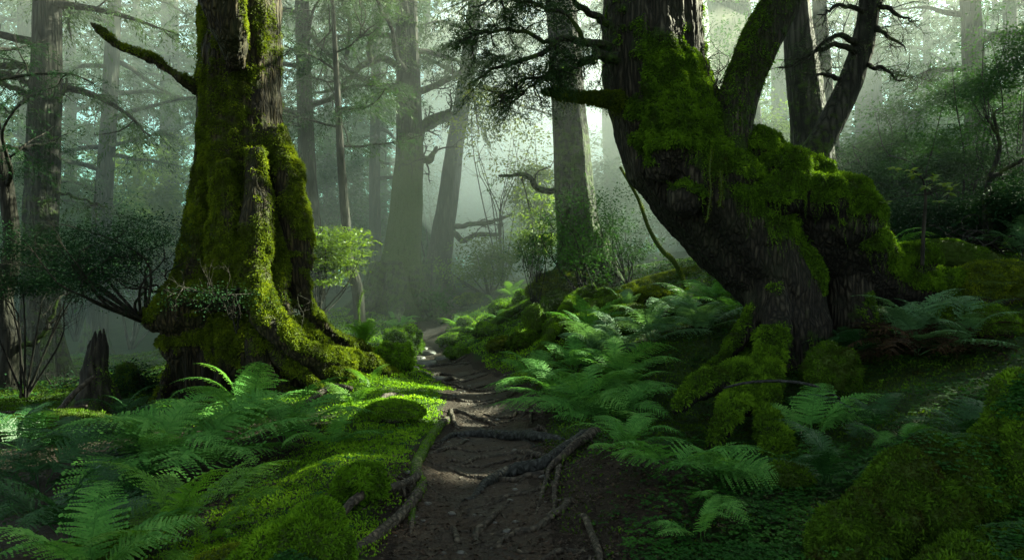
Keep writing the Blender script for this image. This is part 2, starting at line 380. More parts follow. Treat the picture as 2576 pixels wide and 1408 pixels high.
def build_ground():
    def ax(lo, hi, c, n, k):
        t = np.linspace(-1, 1, n); s = np.sinh(t*k)/np.sinh(k); return np.where(s < 0, c+s*(c-lo), c+s*(hi-c))
    gx = ax(-420, 420, 0, 380, 6.2); gy = ax(-300, 500, 6, 420, 6.0)
    X, Y = np.meshgrid(gx, gy); x, y = X.ravel(), Y.ravel(); z = H(x, y)
    pd = pathd(x, y)
    q = np.column_stack([x, y, 0*x])
    wob = .35*fbm(q*1.7, 3, 11)
    mask = sstep(-.05, .35, pd+wob*.6)
    # bare soil beside the path in the right foreground
    bare = np.exp(-((x-.75)/.75)**2-((y-4.4)/1.3)**2)
    mask = np.clip(mask-bare*.9-.75*sstep(-1.4, -2.2, x+.4*fbm(q*.9, 2, 12))*sstep(7.8, 6.8, y), 0, 1)
    mb = MB(); W = len(gx); i = np.arange(len(gy)-1)[:, None]*W; j = np.arange(W-1)[None]
    mb.add(np.column_stack([x, y, z]), np.stack([i+j, i+j+1, i+j+1+W, i+j+W], -1).reshape(-1, 4), m=mask)
    o = mb.obj('ground', M['ground']); o['kind'] = 'structure'
    # trodden path laid on it
    mb = MB(); n, k = 240, 14; t = np.gradient(PC, axis=0); t = unit(t); nr = np.column_stack([t[:, 1], -t[:, 0]])
    s = np.linspace(-1, 1, k); e = 1+.22*fbm(np.column_stack([PC*2.2, np.zeros(n)]), 3, 4); e2 = 1+.22*fbm(np.column_stack([PC*2.2, np.ones(n)*9]), 3, 6)
    wid = np.where(s[None] < 0, e[:, None], e2[:, None])*PHW[:, None]
    xy = PC[:, None]+nr[:, None]*(s[None]*wid)[..., None]
    x, y = xy[..., 0].ravel(), xy[..., 1].ravel(); edge = np.tile(np.abs(s) > .99, n)
    z = H(x, y)+np.where(edge, -.03, .008+.0*x)
    i = np.arange(n-1)[:, None]*k; j = np.arange(k-1)[None]
    mb.add(np.column_stack([x, y, z]), np.stack([i+j, i+j+1, i+j+1+k, i+j+k], -1).reshape(-1, 4))
    o = mb.obj('path', M['path']); o['kind'] = 'structure'
build_ground()
print('ground', round(time.time()-T0, 1))
# ------------------------------------------------------------------ scattering helpers
SUN_AZ, SUN_EL = math.radians(60), math.radians(32)     # azimuth from +Y towards +X
def gap(p):
    """how open the canopy is along the sun's direction at p: the real breaks the sunbeams fall through"""
    p = np.asarray(p, float); sa, ca, se, ce = math.sin(SUN_AZ), math.cos(SUN_AZ), math.sin(SUN_EL), math.cos(SUN_EL)
    a = p[:, 0]*ca-p[:, 1]*sa; b = p[:, 2]*ce-(p[:, 1]*ca+p[:, 0]*sa)*se
    e = np.minimum(((a+8.4)/3.9)**2+((b+.9)/2.3)**2, ((a+13.6)/3.3)**2+((b+1.6)/3.0)**2+.1)
    glow = sstep(1.1, .8, ((a+22)/5.4)**2+((b+2.5)/4.2)**2)*1.0
    dap = sstep(-.30, -.12, fbm(np.column_stack([a*.8, b*.8, 0*a]), 2, 91))
    main = sstep(1.15, .8, e)*(.35+.62*dap)
    return np.maximum(main, glow)

CAMP = V3(0, 0, EYE)
def facing(p, n):
    """1 towards the front of the place, falling to a third at the far side of things"""
    d = unit(CAMP-p); return np.clip((n*d).sum(-1)*1.2+.55, .22, 1)
def moss_on(v, tri, wv, dens, L, W, droop=.35, mats=None, mb=None, clump=9, jit=.55, lift=0.0, seed=0, up=.35):
    """short moss leaves standing on a surface where wv > 0"""
    mb = mb or MB()
    n = vnormals(v, tri); wf = wv*facing(v, n)
    a, b, c = v[tri[:, 0]], v[tri[:, 1]], v[tri[:, 2]]
    area = (np.linalg.norm(np.cross(b-a, c-a), axis=1)*.5*wf[tri].mean(1)).sum()
    N = int(area*dens)
    p, nn, _ = sample(v, tri, wf, N)
    if not len(p): return mb
    cl = fbm(p*clump, 3, 21+seed)
    d = nn+R.normal(size=p.shape)*jit+V3(0, 0, 1)*up
    side = np.clip(1-np.abs(nn[:, 2]), 0, 1)
    d = unit(d); d[:, 2] -= droop*side*1.6
    k = 1+.9*cl
    kites(mb, p-nn*.004+nn*lift*R.random((len(p), 1)), d, nn+R.normal(size=p.shape)*.6, L*k*(.6+.8*R.random(len(p))), W*(.7+.6*R.random(len(p))), np.clip(.5+cl*.9+R.normal(size=len(p))*.18, 0, 1), bend=.12)
    return mb
def strands(mb, v, tri, wv, count, L, leaf=.02, seed=0):
    """hanging moss: thin beards of little leaves"""
    p, n, _ = sample(v, tri, wv, count)
    for q, nn in zip(p, n):
        l = L*(.3+R.random()*1.0); k = int(l/.008)+3; t = np.linspace(0, 1, k)
        c = q+nn*.02+np.column_stack([.02*np.sin(t*5+R.random()*6)*t, .02*np.cos(t*4)*t, -l*t])
        c = c+R.normal(size=c.shape)*.007*(1-t[:, None]*.6)
        d = R.normal(size=(k, 3))*.5+V3(0, 0, -1)
        kites(mb, c, d, R.normal(size=(k, 3)), leaf*(1.1-.6*t), leaf*.42, np.clip(.5+R.normal()*.2+R.normal(size=k)*.12, 0, 1))

def limb_foliage(mb, pts, n_sub, sub_len, leaf, width, droop=.5, per=.035, spread=1.0, hang=.6):
    """sprays of drooping conifer foliage along a limb: pts (n,3)"""
    pts = np.asarray(pts); m = len(pts)
    cs, ds, vs = [], [], []
    tdir = unit(np.gradient(pts, axis=0))
    for _ in range(n_sub):
        t = (R.random()**.7)*(m-1); i = int(min(t, m-2)); f = t-i; b = pts[i]*(1-f)+pts[i+1]*f; td = tdir[i]
        side = unit(np.cross(td, V3(0, 0, 1)))*(1 if R.random() < .5 else -1)
        d = unit(side*spread*(.4+R.random())+td*(.3+R.random()*.8)+V3(0, 0, R.normal()*.25+.05))
        l = sub_len*(.45+.8*R.random()); k = max(4, int(l/per)); s = np.linspace(.08, 1, k)[:, None]
        line = b+d*l*s+V3(0, 0, -1)*droop*l*s**2
        vv = R.random()*.6
        for rep in (0, 1):
            cc = line+R.normal(size=(k, 3))*leaf*.35
            sd = unit(np.cross(d, V3(0, 0, 1)))*(1 if rep else -1)
            dd = d*.7+sd*(.4+.5*R.random((k, 1)))+V3(0, 0, -hang)+R.normal(size=(k, 3))*.35
            cs.append(cc); ds.append(dd); vs.append(np.clip(vv+R.random(k)*.4, 0, 1))
    if cs:
        c = np.concatenate(cs); d = np.concatenate(ds); vs = [np.concatenate(vs)]
        kp = R.random(len(c)) > gap(c)*.97; c, d, vs = c[kp], d[kp], [vs[0][kp]]; k = len(c)
        kites(mb, c, d, V3(0, 0, 1)+R.normal(size=(k, 3))*.5, leaf*(.6+.8*R.random(k)), width*(.7+.6*R.random(k)), np.concatenate(vs))

def wander(p0, d, L, n=7, curl=.25, sag=0.0, upc=0.0):
    p = [np.array(p0, float)]; d = unit(np.array(d, float)); st = L/(n-1)
    for i in range(n-1):
        d = unit(d+R.normal(size=3)*curl*np.array([1, 1, .7])+V3(0, 0, upc-sag)*.3); p.append(p[-1]+d*st)
    return np.array(p)

def twigs(mb, pts, r0, count, L, depth=1, seg=4, curl=.35, col=None, var=.5, dirbias=(0, 0, .1)):
    """side twigs on a limb; returns their tip runs"""
    out = []
    pts = np.asarray(pts); td = unit(np.gradient(pts, axis=0))
    for _ in range(count):
        i = int((.2+.8*R.random())*(len(pts)-1)); d = unit(td[i]*.8+R.normal(size=3)*.8+np.array(dirbias))
        l = L*(.4+.8*R.random()); q = wander(pts[i], d, l, 6, curl)
        tube(mb, q, np.linspace(r0, r0*.25, 6), seg, 7, var=var); out.append(q)
        if depth > 1: out += twigs(mb, q, r0*.55, 3, L*.5, depth-1, max(3, seg-1), curl, col, var, dirbias)
    return out

# ------------------------------------------------------------------ the giant mossy tree on the left
def left_tree():
    Y0 = 9.5
    def S(rows, **k):       # u, v, depth, radius in sight px
        pts = [P(a, b, c) for a, b, c, _ in rows]; rad = [r/F*c for _, _, c, r in rows]; return pts, rad
    mb = MB()
    def T(rows, seg=20, **k):
        p, r = S(rows); tube(mb, p, r, seg, **k)
    T([(596, -420, 9.5, 84), (602, -200, 9.5, 88), (610, 0, 9.5, 94), (606, 150, 9.5, 92), (606, 300, 9.5, 102), (612, 430, 9.5, 106), (612, 550, 9.5, 118), (600, 650, 9.45, 130), (572, 740, 9.4, 148), (568, 815, 9.4, 148), (585, 880, 9.4, 136), (595, 950, 9.4, 134), (625, 1060, 9.4, 130)], 40, wob=.10, flute=.16, seed=2)
    # ridges and burls
    T([(690, 330, 9.25, 26), (722, 450, 9.15, 34), (738, 560, 9.1, 36), (750, 640, 9.1, 34), (742, 695, 9.15, 24), (735, 770, 9.1, 22)], wob=.3, seed=4)
    T([(700, 480, 9.25, 14), (690, 620, 8.95, 26), (700, 720, 8.9, 24), (708, 790, 8.85, 20), (740, 860, 8.8, 20), (800, 885, 8.8, 16)], wob=.3, seed=5)
    T([(545, 300, 9.1, 26), (530, 450, 9.0, 30), (518, 600, 8.9, 36), (485, 700, 8.8, 46), (445, 780, 8.7, 62), (425, 815, 8.75, 52)], wob=.3, seed=6)
    T([(560, 420, 8.8, 34), (570, 560, 8.75, 40), (575, 680, 8.65, 52), (590, 740, 8.55, 50)], wob=.25, seed=7)
    T([(640, 380, 8.85, 26), (648, 520, 8.75, 34), (640, 640, 8.65, 40), (630, 720, 8.55, 40)], wob=.25, seed=8)
    ball(mb, P(760, 660, 9.1), .12, 10, wob=.3, seed=1); ball(mb, P(480, 790, 8.8), .30, 12, (1.2, 1, .8), wob=.2, seed=2); ball(mb, P(405, 800, 8.9), .2, 12, (1, 1, 1), wob=.2, seed=3)
    ball(mb, P(590, 560, 8.8), .14, 10, wob=.3, seed=12); ball(mb, P(540, 740, 8.6), .3, 12, (1.5, 1, .7), wob=.25, seed=13)
    # great roots sweeping to the right
    T([(622, 540, 9.0, 20), (632, 640, 8.7, 34), (652, 760, 8.25, 34), (690, 825, 8.1, 27), (740, 872, 8.15, 24), (800, 903, 8.4, 28), (880, 915, 8.9, 32), (950, 935, 9.3, 30), (1000, 960, 9.5, 22)], wob=.3, seed=9)
    T([(735, 640, 9.0, 26), (757, 740, 9.1, 19), (790, 815, 9.35, 17), (835, 855, 9.8, 17), (890, 872, 10.3, 14), (950, 895, 10.8, 10)], wob=.25, seed=10)
    T([(700, 580, 9.15, 14), (704, 680, 8.85, 22), (716, 770, 8.7, 15), (752, 840, 8.75, 15), (800, 880, 8.9, 14)], wob=.25, seed=11)
    T([(680, 880, 8.8, 70), (740, 940, 8.8, 60), (830, 960, 8.9, 50), (920, 975, 9.1, 34)], wob=.2, seed=12)
    T([(620, 850, 8.9, 90), (650, 930, 8.8, 80), (700, 1020, 8.6, 70)], wob=.2, seed=14)
    T([(630, 870, 9.0, 56), (600, 950, 8.8, 44), (540, 1020, 8.5, 36), (480, 1070, 8.3, 25)], wob=.2, seed=15)
    T([(470, 840, 9.1, 20), (448, 900, 9.0, 22), (425, 960, 8.9, 22), (400, 1010, 8.8, 20), (382, 1070, 8.7, 18)], wob=.2, seed=16)
    for k_, rw in enumerate([[(600, 760, 8.75, 10), (612, 850, 8.5, 15), (625, 930, 8.45, 14), (600, 1010, 8.2, 11), (560, 1050, 8.0, 7)], [(540, 820, 8.7, 10), (530, 890, 8.65, 14), (545, 960, 8.55, 13), (500, 1030, 8.3, 10)], [(680, 830, 8.3, 12), (705, 900, 8.25, 15), (760, 950, 8.2, 14), (800, 985, 8.2, 10)], [(720, 860, 8.4, 12), (780, 925, 8.35, 14), (860, 945, 8.5, 13), (930, 965, 8.9, 11), (985, 985, 9.1, 8)], [(765, 760, 9.2, 10), (800, 800, 9.3, 11), (835, 835, 9.6, 10), (870, 858, 10.0, 8)], [(655, 880, 8.4, 12), (680, 950, 8.3, 15), (730, 1010, 8.1, 11)], [(745, 800, 8.9, 9), (790, 850, 8.9, 12), (850, 885, 9.0, 12), (915, 898, 9.4, 10), (965, 910, 9.8, 8)]]):
        T(rw, 12, wob=.3, seed=60+k_)
    T([(560, 800, 8.6, 16), (575, 880, 8.55, 22), (560, 950, 8.5, 22), (530, 1020, 8.3, 16)], wob=.2, seed=27)
    T([(660, 760, 8.35, 20), (650, 860, 8.3, 26), (655, 950, 8.3, 22), (640, 1020, 8.2, 18)], wob=.2, seed=17)
    # limbs: the stub branch at the top and the long branch to the left
    T([(598, 170, 8.95, 18), (588, 110, 8.75, 36), (565, 40, 8.6, 46), (535, -40, 8.5, 48), (495, -150, 8.5, 42)], 14, wob=.2, seed=18)
    T([(520, 235, 9.2, 22), (478, 215, 9.0, 15), (440, 190, 8.9, 12), (400, 158, 8.9, 11), (350, 138, 8.9, 9), (300, 118, 8.9, 8), (262, 88, 8.9, 7), (232, 62, 8.9, 5)], 12, wob=.15, seed=19)
    v, q = fuse(mb, .021, 2)
    tri = tri_of(v, q, []); n = vnormals(v, tri)
    uu = v[:, 0]/v[:, 1]*F+CX; vv = CY-(v[:, 2]-EYE)/v[:, 1]*F; z = v[:, 2]
    lo = sstep(3.4, 1.2, z)
    # moss mask
    m = .55+.5*fbm(v*1.6, 4, 31)+.42*fbm(np.column_stack([v[:, 0]*5, v[:, 1]*5, z*1.3]), 3, 30)+.2*fbm(v*11, 2, 29)+.12*lo+.15*n[:, 2]
    bark_patch = np.exp(-((v[:, 0]+3.25)/.28)**2)*sstep(2.2, 3.0, z)*.16 + .16*np.exp(-((v[:, 0]+3.35)/.25)**2-((z-2.1)/.7)**2)
    m = m-bark_patch
    under = sstep(.15, -.45, n[:, 2]); m = m-under*.9
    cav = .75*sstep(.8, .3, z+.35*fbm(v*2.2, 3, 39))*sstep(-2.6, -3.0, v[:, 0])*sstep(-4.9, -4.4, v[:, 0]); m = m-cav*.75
    m = np.clip(m, 0, 1)
    d = .075*fbm(np.column_stack([v[:, 0]*4, v[:, 1]*4, z*.8]), 4, 33)*sstep(.0, .6, 1-np.abs(n[:, 2])) + .035*fbm(np.column_stack([v[:, 0]*15, v[:, 1]*15, z*2.6]), 3, 35)
    d = d+m*(.06*fbm(v*6, 4, 36)+.03*fbm(v*17, 2, 37)+.02)-cav*(.10*np.abs(fbm(np.column_stack([v[:, 0]*5, v[:, 1]*5, z*.7]), 2, 38)))*2
    v = v+n*d[:, None]
    o = empty('giant_cedar', (-3.8, 9.4, -.1), 'huge moss-covered cedar with a flared foot, standing left of the path', 'tree')
    og = np.array(o.location)
    MB().add(v, q, m=m, a=.5-.4*cav).obj('trunk', M['bark_big'], o, origin=og)  # var paints shade into the bark of the hollow foot
    n = vnormals(v, tri); w = np.clip((m-.36)*2.4, 0, 1)*sstep(6.6, 5.6, v[:, 2])
    mm = moss_on(v, tri, w, 15000, .030, .014, droop=.75, lift=.012)
    strands(mm, v, tri, w*sstep(.2, -.2, n[:, 2])*sstep(3.2, 1.0, v[:, 2])*facing(v, n), 260, .14, .016)
    mm.obj('moss', M['moss'], o, origin=og)
    # crown high above the picture's upper edge
    wood = MB(); fol = MB()
    tube(wood, [P(592, -400, 9.5), P(590, -700, 9.5)+V3(0, 0, 3), P(590, -700, 9.5)+V3(0, 0, 8)], [.45, .33, .12], 12)
    for k in range(9):
        z0 = 8.2+k*.8; a = k*2.4+R.random(); L = 3.4*(1-(z0-6)/20)
        q2 = wander((-3.85, 9.5, z0), (math.cos(a), math.sin(a), .1), L, 8, .15, .3); tube(wood, q2, np.linspace(.09, .02, 8), 6)
        limb_foliage(fol, q2, 26, .8, .13, .035)
    wood.obj('limb', M['bark_dark'], o, origin=og); fol.obj('crown', M['needles'], o, origin=og)
    # a few thin drooping twigs with foliage near the long branch
    return o
left_tree(); print('left', round(time.time()-T0, 1))

# ------------------------------------------------------------------ the twisted tree on the right
def right_tree():
    mb = MB()
    def T(rows, seg=20, target=None, **k):
        p = [P(a, b, c) for a, b, c, _ in rows]; r = [r/F*c for _, _, c, r in rows]; tube(target or mb, p, r, seg, **k)
    T([(1635, -500, 8.3, 96), (1640, -250, 8.3, 106), (1642, 0, 8.25, 116), (1642, 130, 8.2, 120), (1650, 240, 8.15, 126), (1690, 350, 8.05, 136), (1748, 450, 8.0, 148), (1840, 545, 8.0, 140), (1930, 620, 8.0, 135), (1978, 700, 7.95, 112), (1985, 790, 7.95, 92), (1985, 880, 7.9, 88), (1990, 1000, 7.8, 105)], 44, wob=.07, flute=.12, seed=3)
    T([(1800, 430, 8.1, 80), (1900, 465, 8.1, 100), (2000, 520, 8.1, 118), (2090, 590, 8.15, 118), (2150, 665, 8.2, 88), (2230, 690, 8.25, 74), (2330, 735, 8.3, 62), (2430, 780, 8.35, 58), (2560, 830, 8.4, 60), (2720, 880, 8.4, 60)], 30, wob=.12, seed=4)
    T([(2110, 600, 8.1, 66), (2130, 700, 8.1, 58), (2138, 800, 8.05, 52), (2160, 900, 8.0, 56), (2190, 1000, 7.9, 54)], 20, wob=.15, seed=5)
    T([(2040, 660, 8.4, 80), (2060, 800, 8.6, 60), (2080, 920, 8.6, 70)], 20, wob=.1, seed=6)
    # moss-topped shoulders and knees
    for u, v_, Y, r, sq in [(1690, 380, 7.45, .22, (1.2, .9, .8)), (1800, 350, 7.8, .24, (1, 1, .9)), (1905, 372, 7.8, .2, (1.3, 1, .8)), (1970, 425, 7.75, .25, (1.4, 1, .8)), (2050, 430, 7.9, .2, (1.1, 1, .9)), (2110, 500, 7.8, .26, (1.2, 1, .9)), (2165, 560, 7.9, .2, (1, 1, 1)), (2125, 545, 7.75, .36, (1.1, .9, .95)), (2060, 500, 7.7, .32, (1.2, .9, .9)), (2165, 615, 7.85, .26, (1, 1, 1.1)), (1990, 470, 7.65, .28, (1.3, .9, .8)), (1850, 440, 7.5, .22, (1.2, .8, .8)), (1960, 500, 7.5, .22, (1.3, .8, .8)), (2290, 655, 8.1, .2, (1.3, 1, .8)), (2400, 715, 8.2, .2, (1.4, 1, .7)), (2480, 745, 8.3, .2, (1.5, 1, .7)), (1720, 500, 7.45, .2, (1, .8, 1)), (1600, 300, 7.75, .12, (1, 1, 1.5)), (1660, 420, 7.5, .16, (1, .8, 1.3))]:
        ball(mb, P(u, v_, Y), r, 12, sq, wob=.25, seed=int(u))
    # roots at the foot
    T([(1935, 700, 7.7, 46), (1955, 800, 7.45, 38), (1945, 880, 7.2, 35), (1905, 930, 6.9, 32), (1840, 948, 6.6, 29), (1780, 965, 6.3, 27), (1732, 995, 6.1, 25), (1695, 1035, 5.9, 9)], wob=.15, seed=7)
    T([(1945, 850, 7.2, 40), (1935, 930, 6.9, 34), (1905, 980, 6.45, 32), (1855, 1015, 6.1, 34), (1825, 1060, 5.8, 29), (1795, 1120, 5.6, 10)], wob=.15, seed=8)
    T([(1940, 960, 6.7, 28), (1925, 1035, 6.0, 25), (1945, 1095, 5.65, 29), (1962, 1155, 5.35, 28), (1995, 1220, 5.1, 11)], wob=.2, seed=9)
    T([(1900, 730, 7.8, 34), (1895, 800, 7.7, 26), (1850, 865, 7.6, 22), (1800, 920, 7.5, 20), (1730, 970, 7.4, 14)], wob=.15, seed=10)
    T([(1930, 820, 7.9, 40), (1890, 880, 7.8, 30), (1860, 930, 7.7, 26), (1800, 960, 7.6, 18)], wob=.15, seed=11)
    v, q = fuse(mb, .02, 3)
    tri = tri_of(v, q, []); n = vnormals(v, tri); z = v[:, 2]
    uu = v[:, 0]/v[:, 1]*F+CX; vv = CY-(z-EYE)/v[:, 1]*F
    top = sstep(-.15, .5, n[:, 2])
    f = fbm(v*1.9, 4, 41)+.55*fbm(v*8, 3, 42)
    shoulder = sstep(1.9, 2.5, v[:, 0])*sstep(.9, 1.4, z)                      # the long mossy arm
    m = .12+.6*f+top*.75+shoulder*.15
    # moss streak down the middle of the upright stem, thick at the elbow
    streak = np.exp(-((uu-1665-(vv-200)*.05)/70)**2)*sstep(30, 230, vv)*sstep(470, 400, vv)
    m = m+streak*.7
    m = m+.30*np.exp(-((uu-1600)/60)**2)*sstep(200, 260, vv)*sstep(420, 340, vv)
    rootm = sstep(1.0, .7, z)*sstep(-.1, .35, n[:, 2]); m = m+rootm*.35
    m = m+.3*np.exp(-((uu-1935)/45)**2)*sstep(840, 900, vv)
    m = m-sstep(.05, -.5, n[:, 2])*1.2-.35*np.exp(-((uu-2040)/110)**2-((vv-790)/90)**2)
    vt = np.interp(uu, [1780, 1880, 1960, 2050, 2130, 2190, 2300, 2400, 2576], [400, 340, 400, 400, 470, 540, 620, 690, 740])
    m = m+.68*sstep(175, 90, vv-vt+45*fbm(v*4, 2, 48))*sstep(1830, 1900, uu)
    m = m-.45*np.exp(-((uu-1925)/85)**2)*sstep(680, 740, vv)*sstep(850, 790, vv)
    m = np.clip(m, 0, 1)
    ver = sstep(2.4, 3.2, z)
    d = ver*.045*fbm(np.column_stack([v[:, 0]*9, v[:, 1]*9, z*.7]), 4, 43)+(1-ver)*.06*fbm(v*3.2, 4, 44)+.025*fbm(np.column_stack([v[:, 0]*18, v[:, 1]*18, z*3]), 3, 45)
    d = d+m*(.09*fbm(v*4.5, 4, 46)+.03*fbm(v*14, 2, 47)+.03)*(.18+.82*sstep(1.0, 1.7, z))
    v = v+n*d[:, None]
    o = empty('twisted_tree', (3.3, 7.9, .5), 'massive twisted old tree with a bent trunk and mossy arm, right of the path', 'tree')
    og = np.array(o.location)
    MB().add(v, q, m=m, a=.5-.5*sstep(.1, -.55, n[:, 2]+.25*sstep(3.2, 1.0, z))*sstep(3.0, 2.2, z)-.2*sstep(1.4, .9, z)).obj('trunk', M['bark_right'], o, origin=og)  # var paints shade on the arm's underside and around the foot
    n = vnormals(v, tri); w = np.clip((m-.38)*2.6, 0, 1)*sstep(6.2, 5.4, v[:, 2])*np.maximum(sstep(.95, 1.15, v[:, 2]), sstep(-.25, .45, n[:, 2]+.3*fbm(v*7, 2, 49)))
    mm = moss_on(v, tri, w, 15000, .032, .014, droop=.8, lift=.012)
    edge = np.exp(-((n[:, 2]-.15)/.3)**2)*w*facing(v, n)*sstep(1.5, 2.2, v[:, 0])*sstep(1.5, 1.8, z)
    strands(mm, v, tri, edge, 1500, .25, .018)
    mm.obj('moss', M['moss_deep'], o, origin=og)
    # limbs
    lm = MB()
    T([(1815, 400, 7.75, 62), (1835, 320, 7.7, 56), (1866, 220, 7.7, 50), (1902, 130, 7.7, 50), (1942, 50, 7.7, 49), (1975, -20, 7.7, 48), (2010, -150, 7.7, 54), (2040, -300, 7.7, 48)], 18, lm, wob=.16, seed=21, mask=[.5, .45, .35, .4, .4, .3, .2], n=60)
    lo = lm.obj('branch', M['bark_right'], o, origin=og)
    a, qq, tt = lm.arrays(); a = a.astype(float); t3 = tri_of(a, qq, tt); nn = vnormals(a, t3)
    ww = np.clip(.3+.9*fbm(a*3, 3, 51)-nn[:, 0]*.5, 0, 1)
    b = moss_on(a, t3, ww, 9000, .028, .012, droop=.8); strands(b, a, t3, ww, 90, .16, .018); b.obj('moss', M['moss_deep'], lo, origin=og)
    lm = MB()
    T([(1560, 255, 7.9, 26), (1520, 250, 7.8, 19), (1475, 246, 7.7, 16), (1430, 242, 7.7, 14), (1395, 233, 7.7, 12), (1362, 230, 7.7, 6)], 12, lm, wob=.25, seed=22, mask=.9, n=26)
    lo2 = lm.obj('branch', M['bark_right'], o, origin=og)
    a, qq, tt = lm.arrays(); a = a.astype(float); t3 = tri_of(a, qq, tt); nn = vnormals(a, t3)
    b = moss_on(a, t3, np.ones(len(a)), 16000, .028, .012, droop=.6); strands(b, a, t3, sstep(.2, -.5, nn[:, 2]), 120, .10, .016)
    b.obj('moss', M['moss'], lo2, origin=og)
    # wiry upper-left branches with needle sprays
    wd = MB(); fo = MB()
    paths = [[(1560, 150, 7.9, 16), (1500, 140, 7.7, 13), (1455, 165, 7.6, 11), (1415, 180, 7.5, 6), (1408, 210, 7.5, 3)],
             [(1530, 120, 7.9, 12), (1470, 100, 7.6, 10), (1400, 110, 7.4, 8), (1330, 150, 7.2, 6), (1250, 170, 7.1, 4), (1180, 220, 7.0, 2)],
             [(1400, 110, 7.4, 7), (1330, 90, 7.3, 5), (1260, 70, 7.2, 4), (1190, 90, 7.1, 2)],
             [(1470, 100, 7.6, 7), (1430, 40, 7.5, 5), (1350, 10, 7.4, 4), (1270, 0, 7.3, 3), (1190, 20, 7.2, 2)],
             [(1400, 125, 7.4, 5), (1370, 190, 7.3, 4), (1310, 200, 7.2, 3), (1260, 250, 7.1, 2)],
             [(1530, 60, 8, 10), (1460, 20, 7.7, 8), (1400, -40, 7.6, 6), (1300, -60, 7.4, 4)],
             [(1410, 215, 7.5, 5), (1395, 200, 7.5, 4), (1355, 205, 7.5, 3), (1310, 240, 7.4, 2)]]
    for k, rows in enumerate(paths):
        pts = np.array([P(a_, b_, c_) for a_, b_, c_, _ in rows]); rad = [r/F*c_ for _, _, c_, r in rows]
        pts = spline(pts, 14)+R.normal(size=(14, 3))*.02; rad = np.interp(np.linspace(0, 1, 14), np.linspace(0, 1, len(rad)), rad)
        tube(wd, pts, rad, 7, 20, wob=.2, mask=.45)
        tw = twigs(wd, pts, .010, 12, .45, 2, 4, .3, dirbias=(-.2, 0, -.1))
        for q2 in tw: limb_foliage(fo, q2, 5, .2, .040, .0085, droop=.6, per=.014, hang=.5)
        if k in (1, 3, 5): limb_foliage(fo, pts[4:], 14, .5, .045, .009, droop=.55, per=.015, hang=.7)
    wd.obj('branch', M['bark_dark'], o, origin=og); fo.obj('foliage', M['needles'], o, origin=og)
    # wiry bare twigs in the fork
    wd = MB()
    for k in range(34):
        b0 = P(1770+R.random()*60, 300-R.random()*120, 7.7); twq = wander(b0, (R.normal()*.7, R.normal()*.4, 1), .35+.4*R.random(), 7, .4); tube(wd, twq, np.linspace(.006, .002, 7), 4, 8)
        twigs(wd, twq, .003, 3, .2, 1, 3, .5)
    wd.obj('twig', M['bark_dark'], o, origin=og)
    # crown above the picture
    wood = MB(); fol = MB()
    tube(wood, [P(1635, -480, 8.3), P(1640, -700, 8.3)+V3(0, 0, 4)], [.5, .25], 12)
    for k in range(7):
        z0 = 8.6+k*.8; a_ = k*2.4+R.random(); L = 3.0
        q2 = wander((1.7, 8.3, z0), (math.cos(a_)+.35, math.sin(a_)-.2, .1), L, 8, .15, .3); tube(wood, q2, np.linspace(.08, .02, 8), 6)
        limb_foliage(fol, q2, 24, .8, .13, .035)
    wood.obj('limb', M['bark_dark'], o, origin=og); fol.obj('crown', M['needles'], o, origin=og)
    return o
right_tree(); print('right', round(time.time()-T0, 1))
def leaning_tree():
    o = empty('leaning_tree', tuple(P(2040, 395, 8.4)), 'slender dark tree leaning right, rooted on the mossy arm of the twisted tree', 'tree'); og = np.array(o.location)
    mb = MB(); rows = [(2030, 410, 8.35, 34), (2070, 350, 8.4, 32), (2110, 270, 8.45, 30), (2145, 190, 8.5, 29), (2170, 110, 8.5, 27), (2185, 30, 8.5, 26), (2193, -60, 8.5, 25), (2205, -250, 8.5, 22)]
    tube(mb, [P(a, b, c) for a, b, c, _ in rows], [r/F*c for _, _, c, r in rows], 16, 60, wob=.12, seed=31, mask=[.5, .3, .25, .2, .2])
    mb.obj('trunk', M['bark'], o, origin=og)
    wd = MB(); fo = MB()
    for rows in [[(2165, 150, 8.5, 9), (2120, 110, 8.3, 7), (2060, 130, 8.2, 6), (2010, 160, 8.1, 5), (1960, 175, 8.0, 3)],
                 [(2172, 105, 8.5, 9), (2100, 90, 8.2, 6), (2040, 140, 8.1, 5), (2000, 165, 8, 3)], [(2140, 200, 8.5, 8), (2080, 190, 8.3, 5), (2020, 185, 8.1, 3)],
                 [(2185, 60, 8.5, 9), (2230, 90, 8.3, 6), (2280, 130, 8.2, 3)], [(2190, 0, 8.5, 9), (2240, 30, 8.3, 6), (2310, 60, 8.1, 3)],
                 [(2185, 40, 8.5, 8), (2120, 10, 8.3, 6), (2060, 40, 8.1, 3)], [(2160, 160, 8.5, 8), (2210, 170, 8.3, 5), (2270, 210, 8.2, 3)]]:
        pts = spline(np.array([P(a, b, c) for a, b, c, _ in rows]), 12)+R.normal(size=(12, 3))*.02
        tube(wd, pts, np.linspace(rows[0][3]/F*8.3, .006, 12), 6, 16, wob=.2)
        for q2 in twigs(wd, pts, .007, 12, .5, 2, 3, .4): limb_foliage(fo, q2, 4, .14, .03, .005, per=.016)
    wd.obj('branch', M['bark_dark'], o, origin=og); fo.obj('foliage', M['needles'], o, origin=og)
leaning_tree()
